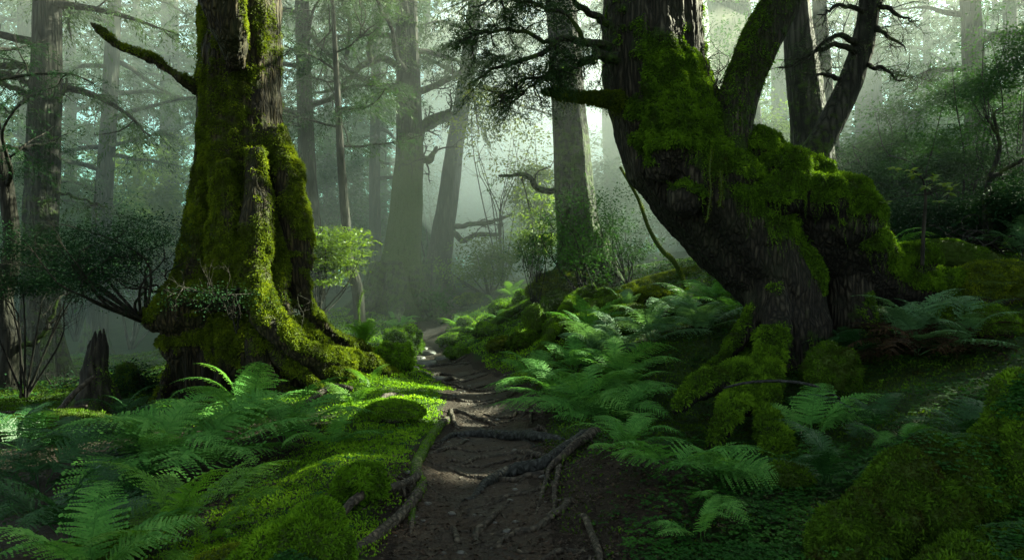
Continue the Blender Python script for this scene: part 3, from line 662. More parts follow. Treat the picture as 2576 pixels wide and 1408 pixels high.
# ------------------------------------------------------------------ trees standing back in the mist
def back_tree(label, rows, name='cedar_tree', seed=0, limbs=10, low=4.0, limb_len=2.6, mat_='bark', fol='needles_far', leaf=.11, dens=26, extra=(), base=None, flare=1.35, top=13, group=None, sides=None, moss=0.0):
    rows = sorted(rows, key=lambda r: -r[1])
    pts = [P(a, b, c) for a, b, c, _ in rows]; rad = [r/F*c for _, _, c, r in rows]
    g = on(pts[0][0], pts[0][1], -.25)
    if g[2] < pts[0][2]: pts = [g]+pts; rad = [rad[0]*flare]+rad
    if pts[-1][2] < top:
        d = unit(pts[-1]-pts[-2]); k = (top-pts[-1][2])/max(d[2], .3)
        pts.append(pts[-1]+d*k*.5); rad.append(rad[-1]*.8); pts.append(pts[-1]+d*k*.5); rad.append(rad[-1]*.5)
    o = empty(name, tuple(g+V3(0, 0, .25)), label, 'tree', group); og = np.array(o.location)
    mb = MB(); big = rad[1] > .3
    s = tube(mb, pts, rad, 40 if big else 12, 110 if big else 40, wob=.08, flute=.18 if big else .08, seed=seed, mask=[.75*max(moss, .3), moss, 0, 0, 0])
    if big:     # buttress ridges at the foot
        for k in range(7):
            a = k*.9+seed; r0 = rad[1]
            tube(mb, [g+V3(math.cos(a)*r0*.5, math.sin(a)*r0*.5, 1.4), g+V3(math.cos(a)*r0*1.0, math.sin(a)*r0*1.0, .6), g+V3(math.cos(a)*r0*1.9, math.sin(a)*r0*1.9, .05)], [r0*.3, r0*.34, r0*.15], 8, 10, wob=.2, mask=.5)
    mb.obj('trunk', M[mat_], o, origin=og)
    wd = MB(); fo = MB(); zz = s[:, 2]; z0 = pts[0][2]
    for k in range(limbs):
        t = (k+R.random())/limbs; z = z0+low+t*(top-z0-low); i = int(np.argmin(abs(zz-z))); c = s[i, :3]
        a = k*2.399+seed+R.normal()*.3 if sides is None else sides[k % len(sides)]+R.normal()*.35
        L = limb_len*(1-.35*t)*(.7+.5*R.random()); q = wander(c, (math.cos(a), math.sin(a), .15+.2*R.normal()), L, 9, .22, .15)
        tube(wd, q, np.linspace(min(.085, s[i, 3]*.4), .012, 9), 6, 14, wob=.2)
        limb_foliage(fo, q, int(dens*L/2.4), .8, leaf, leaf*.24, droop=.55, per=leaf*.42)
        for q2 in twigs(wd, q, .018, 3, .9, 1, 4): limb_foliage(fo, q2, 5, .5, leaf, leaf*.24, per=leaf*.45)
    for rows2, lf in extra:
        p2 = spline(np.array([P(a, b, c) for a, b, c, _ in rows2]), 16); r2 = np.interp(np.linspace(0, 1, 16), np.linspace(0, 1, len(rows2)), [r/F*c for _, _, c, r in rows2])
        tube(wd, p2+R.normal(size=p2.shape)*.015, r2, 8, 26, wob=.25, mask=.45)
        tws = twigs(wd, p2, r2.mean()*.35, 5, .8, 2, 4)
        if lf:
            limb_foliage(fo, p2[3:], int(26*lf), .55, leaf*.8, leaf*.2, per=leaf*.4)
            for q2 in tws: limb_foliage(fo, q2, int(5*lf), .4, leaf*.8, leaf*.2, per=leaf*.4)
    if wd.n: wd.obj('limb', M['bark_dark'], o, origin=og)
    if fo.n: fo.obj('crown', M[fol], o, origin=og)
    return o
E = lambda *r: list(r)
back_tree('thick dark trunk at the far left with bare curved limbs reaching out of view', E((108, 960, 13, 48), (105, 800, 13, 43), (105, 600, 13, 40), (110, 400, 13, 37), (118, 200, 13, 34), (120, 0, 13, 30)), seed=1, limbs=15, low=5.8, limb_len=3.4, fol='needles', leaf=.10, extra=[
    (E((85, 178, 13, 9), (50, 165, 12.8, 9), (0, 168, 12.6, 8), (-50, 190, 12.4, 6)), 0), (E((85, 215, 13, 8), (45, 195, 12.8, 8), (0, 182, 12.5, 7), (-40, 185, 12.4, 5)), 0), (E((85, 250, 13, 8), (40, 225, 12.7, 7), (0, 208, 12.5, 6)), 0),
    (E((85, 240, 13, 5), (50, 262, 12.7, 5), (25, 285, 12.6, 3), (0, 262, 12.5, 2)), .3), (E((135, 260, 13, 5), (160, 235, 12.9, 4), (168, 200, 12.8, 3)), 0), (E((140, 480, 13, 4), (200, 500, 12.6, 3), (270, 520, 12.4, 2)), .3)], moss=.4, flare=1.2)
back_tree('slim grey trunk in mist between the far left trunk and the giant mossy cedar', E((240, 900, 20, 27), (248, 700, 20, 25), (260, 500, 20, 21), (275, 300, 20, 18), (285, 100, 20, 16), (290, 0, 20, 14)), seed=2, limbs=16, low=4.5, limb_len=4.0, fol='needles', leaf=.12, dens=30, extra=[
    (E((265, 495, 20, 5), (220, 470, 19.6, 5), (170, 455, 19.2, 4), (110, 470, 19, 3)), .8), (E((262, 520, 20, 4), (210, 510, 19.6, 4), (150, 500, 19.4, 2)), .5), (E((270, 370, 20, 5), (340, 350, 19.5, 4), (420, 330, 19, 2)), 1)])
back_tree('thin pale trunk against the bright gap, just left of the giant mossy cedar', E((440, 700, 31, 11), (440, 400, 31, 9), (442, 200, 31, 9), (440, 0, 31, 8)), seed=3, limbs=10, low=9, limb_len=4, leaf=.15)
back_tree('tall straight trunk in the centre with wide flared foot and curved limbs', E((995, 785, 17, 76), (1000, 700, 17, 56), (1014, 600, 17, 43), (1025, 450, 17, 37), (1030, 380, 17, 34), (1027, 200, 17, 29), (1022, 0, 17, 26)), seed=4, limbs=15, low=6.0, limb_len=3.2, fol='needles', leaf=.11, extra=[
    (E((1005, 170, 17, 10), (965, 150, 16.6, 8), (915, 165, 16.3, 7), (860, 215, 16, 5), (790, 235, 15.7, 3)), .35), (E((1005, 230, 17, 12), (950, 215, 16.6, 9), (900, 195, 16.2, 6), (850, 160, 16, 4)), .35),
    (E((930, 165, 16.3, 7), (935, 100, 16, 8), (970, 30, 16, 8), (1000, -40, 16, 7)), .3), (E((870, 150, 16.2, 6), (880, 60, 16, 5), (860, 0, 16, 4)), .8), (E((1045, 235, 17, 10), (1090, 220, 16.8, 8), (1150, 190, 16.6, 6), (1200, 150, 16.5, 3)), .9),
    (E((1050, 330, 17, 14), (1090, 300, 17.2, 12), (1130, 285, 17.5, 9)), .2), (E((1055, 395, 17, 9), (1080, 400, 16.6, 10), (1100, 370, 16.4, 4)), 0), (E((1050, 280, 16.4, 6), (1020, 255, 16.3, 5), (1000, 235, 16.3, 3)), 0)], moss=.75, flare=1.2)
back_tree('leaning trunk right of the centre tree, crossed by sunbeams', E((1095, 745, 21, 38), (1110, 620, 21, 30), (1128, 500, 21, 25), (1148, 350, 21, 21), (1165, 250, 21, 19), (1185, 100, 21, 17), (1195, 0, 21, 15)), seed=5, limbs=14, low=6, limb_len=3.6, fol='needles', leaf=.11, dens=34, extra=[
    (E((1140, 570, 21, 7), (1180, 565, 20.6, 6), (1230, 560, 20.4, 5), (1290, 540, 20.2, 3)), .6), (E((1135, 580, 21, 8), (1165, 605, 20.8, 7), (1200, 590, 20.6, 6), (1260, 590, 20.4, 4)), .5), (E((1160, 290, 21, 12), (1110, 300, 20.7, 10), (1060, 330, 20.4, 8)), .3)])
back_tree('slim straight trunk left of the centre tree', E((945, 720, 24, 17), (943, 560, 24, 15), (942, 450, 24, 14), (945, 200, 24, 12), (945, 0, 24, 10)), seed=6, limbs=16, low=4.4, limb_len=3.4, leaf=.13, dens=30)
back_tree('thin dark crooked trunk right of the giant cedar, kinked near its foot', E((905, 810, 14, 15), (898, 720, 14, 15), (878, 660, 14, 14), (870, 560, 14, 12), (858, 400, 14, 10), (850, 250, 14, 8)), 'crooked_tree', seed=7, limbs=9, low=4.0, limb_len=1.8, mat_='bark_dark', leaf=.10, top=7.5, dens=30)
back_tree('hazy trunk half hidden behind the right edge of the giant cedar', E((795, 830, 16, 27), (790, 650, 16, 26), (775, 450, 16, 22), (765, 200, 16, 19), (760, 0, 16, 17)), seed=8, limbs=16, low=4.2, limb_len=2.6, leaf=.11, dens=30)
back_tree('stout grey trunk behind the leafy shrub, left of the twisted tree', E((1475, 735, 13.5, 66), (1462, 620, 13.5, 56), (1448, 480, 13.5, 49), (1436, 330, 13.5, 44), (1422, 150, 13.5, 39), (1410, 0, 13.5, 36)), seed=9, limbs=5, low=6.5, limb_len=2.6, fol='needles', leaf=.10, extra=[(E((1395, 480, 13.5, 8), (1360, 478, 13.2, 8), (1335, 450, 13, 7), (1310, 440, 13, 5), (1255, 445, 12.9, 3)), .45)], moss=.5)
back_tree('pale hazy trunk between the stout grey trunk and the twisted tree', E((1545, 640, 23, 24), (1540, 450, 23, 22), (1535, 280, 23, 21), (1530, 0, 23, 18)), seed=10, limbs=10, low=7.5, limb_len=3, leaf=.12)
back_tree('broad hazy trunk behind the fork of the twisted tree', E((1885, 640, 22, 54), (1870, 400, 22, 48), (1850, 200, 22, 46), (1830, 0, 22, 46)), seed=11, limbs=4, low=8, limb_len=3, leaf=.12)
back_tree('dark thick trunk behind the leaning tree', E((2060, 640, 11.5, 58), (2052, 450, 11.5, 52), (2035, 300, 11.5, 45), (2015, 150, 11.5, 40), (1998, 0, 11.5, 34)), seed=12, limbs=5, low=6.5, limb_len=2.8, fol='needles', leaf=.10, moss=.4)
back_tree('narrow hazy trunk close right of the dark thick trunk', E((2105, 640, 16, 26), (2092, 430, 16, 24), (2075, 220, 16, 20), (2060, 0, 16, 17)), seed=13, limbs=8, low=6, limb_len=3, leaf=.12)
back_tree('wide pale trunk dissolving in mist, right of the leaning tree', E((2195, 640, 27, 36), (2190, 400, 27, 34), (2185, 200, 27, 31), (2180, 0, 27, 28)), seed=14, limbs=9, low=7, limb_len=3.4, leaf=.13)
back_tree('dark trunk standing behind the green thicket at the upper right', E((2462, 520, 17, 30), (2458, 330, 17, 27), (2448, 150, 17, 24), (2440, 0, 17, 22)), seed=15, limbs=14, low=2.6, limb_len=3.4, fol='leaf_dark', leaf=.08, dens=40)
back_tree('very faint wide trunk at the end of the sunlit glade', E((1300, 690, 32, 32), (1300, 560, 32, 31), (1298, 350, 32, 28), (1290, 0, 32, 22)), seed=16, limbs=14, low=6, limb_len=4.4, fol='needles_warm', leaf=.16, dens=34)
back_tree('thin twin-stemmed hazy trunk in the glade, left of the faint wide one', E((1240, 700, 36, 9), (1238, 500, 36, 8), (1235, 200, 36, 7)), seed=17, limbs=12, low=5.5, limb_len=4, leaf=.17, extra=[(E((1239, 700, 36, 7), (1228, 640, 36, 7), (1218, 500, 36, 6), (1212, 300, 36, 5)), 0)])
back_tree('crooked dark tree cut off by the left edge, mossy at its foot', E((15, 980, 11, 26), (28, 860, 11, 24), (8, 760, 11, 22), (30, 650, 11, 19), (20, 500, 11, 17), (-20, 300, 11, 15)), 'crooked_tree', seed=18, limbs=6, low=3, limb_len=1.8, mat_='bark_dark', fol='leaf_dark', leaf=.06, top=6, extra=[(E((60, 870, 11, 8), (100, 850, 11, 6), (130, 800, 11, 5), (155, 740, 11.2, 3)), 0)])
back_tree('hazy trunk near the right edge behind the thicket', E((2548, 560, 22, 20), (2545, 300, 22, 18), (2540, 0, 22, 15)), seed=19, limbs=14, low=4, limb_len=3.6, leaf=.12, fol='leaf_dark', dens=34)
back_tree('small hazy trunk far off right, beside a bright gap', E((2262, 600, 34, 12), (2258, 300, 34, 11), (2255, 0, 34, 10)), seed=20, limbs=10, low=8, limb_len=3.4, leaf=.15)
back_tree('faint trunk hidden in leaves directly behind the upper mossy arm', E((1965, 600, 30, 20), (1960, 300, 30, 18), (1958, 0, 30, 16)), seed=21, limbs=10, low=8, limb_len=4, leaf=.15)
# after the added shade cedars: a far belt of look-alike trunks that only the mist holds apart
def shade_tree(label, x, y, r, low, seed, L=4.2, n=26, fol='needles', top=11, leaf=.13):  # cedars added outside the view to shade its corners
    g = on(x, y, -.2); o = empty('cedar_tree', tuple(g), label, 'tree'); og = g; wd = MB(); fo = MB(); mb = MB()
    s = tube(mb, [g, g+V3(.1, 0, 4), g+V3(0, .2, 8), g+V3(.1, .1, top+1)], [r*1.4, r, r*.8, r*.3], 20, 50, wob=.1, flute=.12, seed=seed, mask=.4); mb.obj('trunk', M['bark'], o, origin=og)
    for k in range(n):
        z = g[2]+low+(top-low)*k/n; a = k*2.4+seed; q = wander((x, y, z), (math.cos(a), math.sin(a), .12), L*(1-.4*k/n)*(.8+.4*R.random()), 9, .2, .25)
        q = q[(q[:, 2] > EYE+.50*np.maximum(q[:, 1], 0)+1.5)|(np.abs(q[:, 0]) > .85*np.maximum(q[:, 1], 0)+1.6)|(q[:, 1] < -1.2)] if y < 9 else q
        if len(q) < 4: continue
        tube(wd, q, np.linspace(.07, .015, len(q)), 5, 12); limb_foliage(fo, q, 34, .9, leaf, leaf*.35, droop=.4, per=.06, hang=.35)
    wd.obj('limb', M['bark_dark'], o, origin=og); fo.obj('crown', M[fol], o, origin=og)
shade_tree('unseen cedar added on the right to shade the mossy mounds', 7.6, 4.6, .38, 3.6, 3)
shade_tree('second unseen cedar added for shade on the right, farther back', 11.0, 8.2, .42, 4.6, 4)
shade_tree('unseen cedar added for shade on the right, close beside the viewer', 4.6, .2, .35, 5.5, 5, n=16)
shade_tree('broad cedar added for shade outside the right edge on the upper slope', 15.5, 12.8, .4, 4.5, 10, L=4.8, n=36, leaf=.2, top=13)
shade_tree('unseen cedar added on the left to shade the fern hollow', -6.6, 4.2, .36, 3.0, 6)
shade_tree('unseen cedar added for shade on the left, close beside the viewer', -4.6, .0, .35, 6.2, 7, n=14)
shade_tree('cedar added for shade just outside the right edge behind the thicket', 14.5, 13.0, .42, 4.2, 8, L=4.0, n=24)
protos = []
for k in range(3):
    protos.append(back_tree('slim conifer fading into the pale mist of the far forest', E((1288, 700, 40, 11), (1290, 300, 40, 10), (1286, 0, 40, 8)), seed=40+k, limbs=22, low=2.2, limb_len=4.6, leaf=.22, dens=30, top=20, group='far trees fading into the mist'))
def copy_thing(o, loc, rz=0, sc_=1.0, label=None):
    c = o.copy(); COL.objects.link(c); c.location = loc; c.rotation_euler = (0, 0, rz); c.scale = (sc_,)*3
    if label: c['label'] = label
    def kids(a, b):
        for ch in list(a.children):
            if ch is c: continue
            d = ch.copy(); COL.objects.link(d); d.parent = b; kids(ch, d)
    kids(o, c); return c
far = []
for (u, Y, sc_) in [(60, 26, .9), (175, 30, 1), (345, 36, 1.1), (520, 40, 1), (700, 30, .95), (830, 34, 1.1), (900, 42, 1.2), (1075, 44, 1.2), (1120, 58, 1.2), (1790, 40, .75), (1700, 50, 1.2), (1830, 46, 1.2), (2010, 40, .7), (2130, 46, 1.2), (2330, 30, .68), (2400, 40, .75), (2500, 34, .68), (2640, 28, .65), (-40, 34, 1), (-160, 22, .9), (2760, 20, .6), (620, 50, 1.3), (1250, 62, 1.3), (2250, 52, 1.2), (420, 30, 1), (960, 36, 1)]:
    p = on((u-CX)/F*Y, Y, -.1); far.append((tuple(p), sc_))
protos[0].location, protos[1].location, protos[2].location = far[0][0], far[1][0], far[2][0]
for k, (p, sc_) in enumerate(far[3:]): copy_thing(protos[k % 3], p, k*1.7, sc_)
print('trees', round(time.time()-T0, 1))

def far_woods():
    mb = MB()
    for k in range(3800):
        Y = 25+R.random()**.8*43; x = (R.random()*3200-350-CX)/F*Y; z = float(1.5+R.random()**.9*22); c = np.array([x, Y, z])
        if any(((x/Y-gx)/gw)**2+((z/Y-gz)/gh)**2 < 1 for gx, gz, gw, gh in ((.09, .23, .10, .17), (-.53, .22, .09, .09), (.375, .27, .018, .05), (.285, .39, .012, .05), (.56, .30, .03, .04), (-.12, .38, .04, .05))): continue
        if fbm(np.array([[x*.16, z*.22, Y*.05]]), 2, 95)[0] < (-.12 if x/Y < .17 else -.6): continue
        r = .9+1.6*R.random(); n = 75; q = R.normal(size=(n, 3))*[r, r*.8, r*.42]; p = c+q
        p = p[R.random(n) > gap(p)*.85]; q = q[:len(p)]
        kites(mb, p, q*[1, 1, .2]+R.normal(size=q.shape)*.5+V3(0, 0, -.5), V3(0, -.6, 1)+R.normal(size=q.shape)*.5, .42, .17)
    tag(mb.obj('far_woods', M['needles_far']), 'distant wall of foliage dissolving in the mist behind all the trunks', 'woods', kind='stuff')
far_woods()
# ------------------------------------------------------------------ shrubs
def shrub(label, c, w, h, mat_, leaf=.035, nl=9000, stems=9, name='shrub', cat='shrub', seed=0, layered=.5, base=None, wood='bark_dark', open_=.25, depth=1.0, twigdepth=2, sag=.3):
    """c: centre of the leafy mass (world), w/h: its full width and height; stems rise from base"""
    c = np.array(c, float); b = np.array(base if base is not None else on(c[0], c[1]), float)
    o = empty(name, tuple(b), label, cat); og = b
    wd = MB(); tips = []
    for k in range(stems):
        tgt = c+np.array([w*.42*R.normal()*.8, w*.42*depth*R.normal()*.6, h*(R.random()-.35)*.6])
        mid = (b+tgt)/2+R.normal(size=3)*w*.13+V3(0, 0, h*.08)
        s = spline(np.array([b+R.normal(size=3)*[.03, .03, 0], mid, (mid+tgt)/2+R.normal(size=3)*w*.06, tgt]), 10); tube(wd, s, np.linspace(.006+.008*w, .003, 10), 5, 14, wob=.15); tips.append(s[4:])
        tips += twigs(wd, s[3:], .0045, 5, w*.28, twigdepth, 3, .3)
    fo = MB(); n = 0
    anchors = np.concatenate([t[len(t)//3:] for t in tips])
    nc = max(30, nl//45)
    ac = anchors[R.integers(0, len(anchors), nc)]
    extra = c+np.column_stack([R.normal(size=nc)*w*.26, R.normal(size=nc)*w*.22*depth, R.normal(size=nc)*h*.24])
    cc = np.where(R.random((nc, 1)) < .62, ac, extra)
    e = ((cc-c)/np.array([w*.56, w*.56*depth, h*.56])); keep = (e**2).sum(1) < 1.15+.5*fbm(cc*2.5, 2, seed)
    keep &= fbm(cc*1.8/max(w, .5)*2, 3, seed+3) > -open_
    cc = cc[keep]
    m = max(1, len(cc)); per = max(8, nl//m)
    cr = w*.06+.05
    cen = np.repeat(cc, per, 0); q = R.normal(size=(len(cen), 3))*[cr, cr, cr*layered]
    cen = cen+q; d = q*[1, 1, .3]/cr+R.normal(size=q.shape)*.5+V3(0, 0, -sag)
    kp = R.random(len(cen)) > gap(cen)*.9; q = q[kp]
    vv_ = np.clip(np.repeat(R.random(m), per)*.5+R.random(len(cen))*.5, 0, 1)[kp]; cen, d = cen[kp], d[kp]
    kites(fo, cen, d, V3(0, 0, 1)+R.normal(size=q.shape)*.55, leaf*(.55+.9*R.random(len(cen))), leaf*.48*(.6+.7*R.random(len(cen))), vv_, bend=.08)
    wd.obj('stem', M[wood], o, origin=og); fo.obj('foliage', M[mat_], o, origin=og)
    return o
def SH(label, u, v, Y, wpx, hpx, mat_, **k):
    k['leaf'] = k.get('leaf', .035)*1.3; k['nl'] = int(k.get('nl', 9000)*1.45)
    return shrub(label, P(u, v, Y), wpx/F*Y, hpx/F*Y, mat_, **k)
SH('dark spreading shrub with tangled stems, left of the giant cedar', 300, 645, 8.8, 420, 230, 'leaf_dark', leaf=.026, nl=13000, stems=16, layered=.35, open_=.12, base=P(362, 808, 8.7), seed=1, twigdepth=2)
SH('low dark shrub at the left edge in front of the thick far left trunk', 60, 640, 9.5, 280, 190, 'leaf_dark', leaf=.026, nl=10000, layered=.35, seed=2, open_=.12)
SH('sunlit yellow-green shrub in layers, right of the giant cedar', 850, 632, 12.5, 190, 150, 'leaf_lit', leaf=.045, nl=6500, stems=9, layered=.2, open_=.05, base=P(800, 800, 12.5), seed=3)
SH('flat leafy spray growing from the swollen foot of the giant cedar', 565, 755, 7.9, 290, 80, 'leaf_dark', leaf=.022, nl=6500, stems=10, layered=.25, base=P(600, 775, 8.35), seed=4, depth=.5)
SH('big dark green shrub covering the foot of the stout grey trunk', 1475, 590, 12.2, 215, 260, 'leaf', leaf=.045, nl=24000, stems=12, seed=5, layered=.5)
SH('airy shrub between the stout grey trunk and the twisted tree', 1580, 570, 12.8, 160, 220, 'leaf', leaf=.045, nl=9000, stems=9, seed=6, layered=.4)
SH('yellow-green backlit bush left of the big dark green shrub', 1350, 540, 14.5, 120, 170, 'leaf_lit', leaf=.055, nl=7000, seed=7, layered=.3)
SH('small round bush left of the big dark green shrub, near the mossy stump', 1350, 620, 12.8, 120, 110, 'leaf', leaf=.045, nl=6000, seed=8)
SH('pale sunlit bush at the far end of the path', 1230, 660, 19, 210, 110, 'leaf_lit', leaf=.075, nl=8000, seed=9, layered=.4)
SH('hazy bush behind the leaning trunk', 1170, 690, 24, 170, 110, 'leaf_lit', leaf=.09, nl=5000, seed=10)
SH('low bush at the foot of the centre tree, on its right side', 1095, 755, 16.5, 110, 70, 'leaf', leaf=.06, nl=4500, seed=11)
SH('misty thicket between the thick far left trunk and the slim grey one', 190, 560, 22, 240, 330, 'leaf', leaf=.10, nl=13000, seed=12)
SH('tall misty bush below the bright gap on the left', 370, 480, 25, 270, 300, 'leaf_lit', leaf=.11, nl=13000, seed=13)
SH('hazy bush low down behind the slim grey trunk', 330, 640, 21, 300, 260, 'leaf', leaf=.09, nl=10000, seed=14)
SH('misty bush at the left edge behind the thick far left trunk', 20, 460, 24, 200, 320, 'leaf_lit', leaf=.11, nl=10000, seed=15)
SH('misty bush right of the giant cedar, behind the thin crooked trunk', 800, 480, 27, 230, 330, 'leaf', leaf=.11, nl=10000, seed=16)
SH('hazy green thicket behind the mossy arm, right of the thick dark trunk', 2260, 470, 15, 330, 260, 'leaf', leaf=.06, nl=24000, stems=14, seed=17, layered=.35)
SH('leafy shrub hanging over the slope at the upper right', 2420, 260, 14, 420, 240, 'leaf', leaf=.055, nl=11000, open_=.1, stems=12, seed=18, layered=.3)
SH('dark thicket at the upper right corner', 2570, 90, 13, 300, 260, 'leaf', leaf=.055, nl=9000, open_=.1, stems=10, seed=19, layered=.35)
SH('dark green thicket under the dark trunk at the right', 2420, 450, 14, 360, 220, 'leaf', leaf=.05, nl=15000, open_=.15, stems=12, seed=20, layered=.35)
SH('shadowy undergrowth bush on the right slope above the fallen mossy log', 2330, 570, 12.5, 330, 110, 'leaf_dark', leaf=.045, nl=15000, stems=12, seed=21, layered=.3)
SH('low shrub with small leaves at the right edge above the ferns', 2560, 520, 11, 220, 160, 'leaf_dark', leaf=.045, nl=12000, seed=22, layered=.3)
SH('leafy weeds at the foot of the thick far left trunk', 140, 985, 11, 210, 70, 'leaf_dark', leaf=.045, nl=5000, stems=14, seed=23, layered=.5, name='weed_clump', cat='plant')
SH('leafy weeds between the broken stump and the giant cedar', 330, 985, 9.6, 190, 110, 'leaf_dark', leaf=.035, nl=7000, stems=14, seed=24, layered=.5, name='weed_clump', cat='plant')
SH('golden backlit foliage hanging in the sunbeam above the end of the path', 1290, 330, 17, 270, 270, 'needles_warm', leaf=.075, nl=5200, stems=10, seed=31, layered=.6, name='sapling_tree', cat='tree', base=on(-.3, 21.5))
SH('pale green young tree in the mist left of the stout grey trunk', 1345, 470, 19, 170, 170, 'leaf_lit', leaf=.08, nl=8000, stems=8, seed=32, name='sapling_tree', cat='tree')
SH('misty young tree between the centre tree and the leaning trunk', 1090, 480, 26, 170, 300, 'leaf', leaf=.10, nl=9000, stems=8, seed=33, name='sapling_tree', cat='tree')
SH('hazy young tree seen between the twisted trunk and its dark bare limb', 1815, 150, 20, 250, 340, 'leaf', leaf=.08, nl=14000, stems=8, seed=34, name='sapling_tree', cat='tree')
SH('glowing bush in the gap between the twisted limb and the thick dark trunk', 1930, 300, 22, 190, 260, 'leaf_lit', leaf=.09, nl=9000, stems=8, seed=35)
bush = SH('hazy bush dissolving in the far mist', 0, 640, 30, 260, 190, 'leaf', leaf=.14, nl=6000, stems=9, seed=36); bush['group'] = 'far bushes dissolving in the mist'
bush2 = SH('hazy bush dissolving in the far mist', 700, 600, 30, 230, 260, 'leaf', leaf=.14, nl=7000, stems=9, seed=37); bush2['group'] = 'far bushes dissolving in the mist'
for k, (u, Y) in enumerate([(120, 27), (230, 32), (420, 33), (500, 28), (600, 34), (850, 30), (980, 34), (1060, 30), (1130, 36), (1210, 32), (1290, 38), (1380, 30), (1450, 26), (1520, 32), (1590, 24), (1680, 28), (1760, 30), (1850, 28), (1950, 26), (2040, 30), (2150, 24), (2240, 28), (2350, 24), (2470, 28), (2570, 24)]):
    x = (u-CX)/F*Y; copy_thing((bush, bush2)[k % 2], on(x, Y, -.1), k*1.3, .8+.5*R.random())
print('shrubs', round(time.time()-T0, 1))
# ------------------------------------------------------------------ ferns
def frond_mesh(matn, n_pin=26, length=.78, arch=.55, width=.24, pinn=9, seed=0, nm='frond', broad=.0, curl=0.0, dead=0.0):
    """a twice-divided frond growing from the origin along +X, arching up and over"""
    mb = MB(); k = 60; t = np.linspace(0, 1, k)
    a = arch*1.9*(1-t*1.3)-curl*t**2      # slope angle along the rachis
    dx = np.cos(a); dz = np.sin(a); x = np.cumsum(dx)/k*length; z = np.cumsum(dz)/k*length
    y = .03*np.sin(t*2.4+seed)*length; c = np.column_stack([x, y, z])
    tube(mb, c, np.linspace(.0045, .0008, k), 4, 24, var=.25)
    td = unit(np.gradient(c, axis=0))
    r = np.random.default_rng(100+seed); cs, ds, ns, ls, ws, vs = [], [], [], [], [], []
    t0 = .16
    for i in range(n_pin):
        s = t0+(1-t0)*(i/n_pin)**.93; j = int(s*(k-1)); b = c[j]; d0 = td[j]; q = (s-t0)/(1-t0)
        prof = (math.sin(math.pi*min(1, (q+.14+broad*.2)**.75*.9+.05))**.8)*(1-.15*q)
        pl = width*prof*(1+.08*r.normal())+.008
        up = np.cross(V3(0, 1, 0), d0)*-1; up = up if up[2] > 0 else -up
        for sgn in (-1, 1):
            if dead and r.random() < dead: continue
            roll = r.normal()*.28; up_ = unit(up+V3(0, sgn, 0)*roll+d0*r.normal()*.2); cv = r.normal()*.17
            dd = unit(V3(0, sgn, 0)*(1)+d0*(.38+.35*q)+up*(.10-.12*r.random()))
            m = max(3, int(pinn*(.4+prof*.8))); uu = np.linspace(.04, .96, m)
            pb = b+dd*(uu*pl)[:, None]+V3(0, 0, -1)*(uu**2*pl*(.18+.2*r.random()))[:, None]+d0*(uu**2*pl*.12)[:, None]
            w = pl/m*1.5
            sh = (1-uu)**.7*min(pl*.13, .0155)+.0025
            pd_ = unit(np.cross(dd, up))
            for s2 in (-1, 1):
                cs.append(pb); ds.append(pd_*s2+dd*.55+r.normal(size=(m, 3))*.07+V3(0, 0, -.08)); ns.append(np.tile(up_, (m, 1))+r.normal(size=(m, 3))*.22); ls.append(sh*(1+.1*r.normal(size=m))); ws.append(np.full(m, w)); vs.append(np.clip(.42+.25*q+.2*uu+r.normal(size=m)*.1+cv, 0, 1))
            cs.append(pb[-1:]); ds.append(dd[None]+V3(0, 0, -.25)); ns.append(up[None]); ls.append([pl*.14]); ws.append([w]); vs.append([.6])
    kites(mb, np.concatenate(cs), np.concatenate(ds), np.concatenate(ns), np.concatenate(ls), np.concatenate(ws), np.concatenate(vs))
    me = mb.mesh(nm, M[matn], smooth=False)
    return me
FR = {}
for mt in ('fern', 'fern_bright', 'fern_pale', 'fern_dark', 'dead'):
    FR[mt] = [frond_mesh(mt, arch=a_, width=w_, seed=i, curl=cu, length=.80, dead=.35 if mt == 'dead' else 0) for i, (a_, w_, cu) in enumerate([(.62, .13, .2), (.5, .15, .3), (.75, .14, .15), (.38, .15, .35), (.85, .12, 0), (.3, .16, .1)])]
BROAD = {mt: [frond_mesh(mt, n_pin=22, arch=a_, width=.2, seed=20+i, curl=.3, length=.62, pinn=12, broad=.6) for i, a_ in enumerate((.45, .3))] for mt in ('fern', 'fern_bright')}
def fern(label, p, size=1.12, n=9, mt='fern', spread=(0, 360), seed=0, low=.0, broad=False, lift=0.05, group=None, weights=None, dead=0):
    p = np.array(p, float); r = np.random.default_rng(seed+500)
    o = empty('fern', tuple(p), label, 'fern', group)
    a0, a1 = spread
    for k in range(n+dead):
        mtk = mt if k < n else 'dead'
        ms = (BROAD if broad and mtk in BROAD else FR)[mtk]
        c = bpy.data.objects.new('frond', ms[int(r.integers(len(ms)))]); COL.objects.link(c); c.parent = o
        az = math.radians(a0+(a1-a0)*((k%n+.5+.35*r.normal())/n)); s = size*(.72+.4*r.random())
        c.scale = (s, s*(.9+.25*r.random()), s); c.location = (.03*math.cos(az), .03*math.sin(az), lift*r.random())
        c.rotation_euler = (r.normal()*.22, -(r.normal()*.16+low)+(.5 if k >= n else 0), az)
    return o
def FG(label, u, v, **k):
    """fern rooted at the ground point seen at (u, v)"""
    g = G(u, v); return fern(label, g-V3(0, 0, .01), **k)
def FY(label, u, Y, **k):
    return fern(label, on((u-CX)/F*Y, Y, -.01), **k)
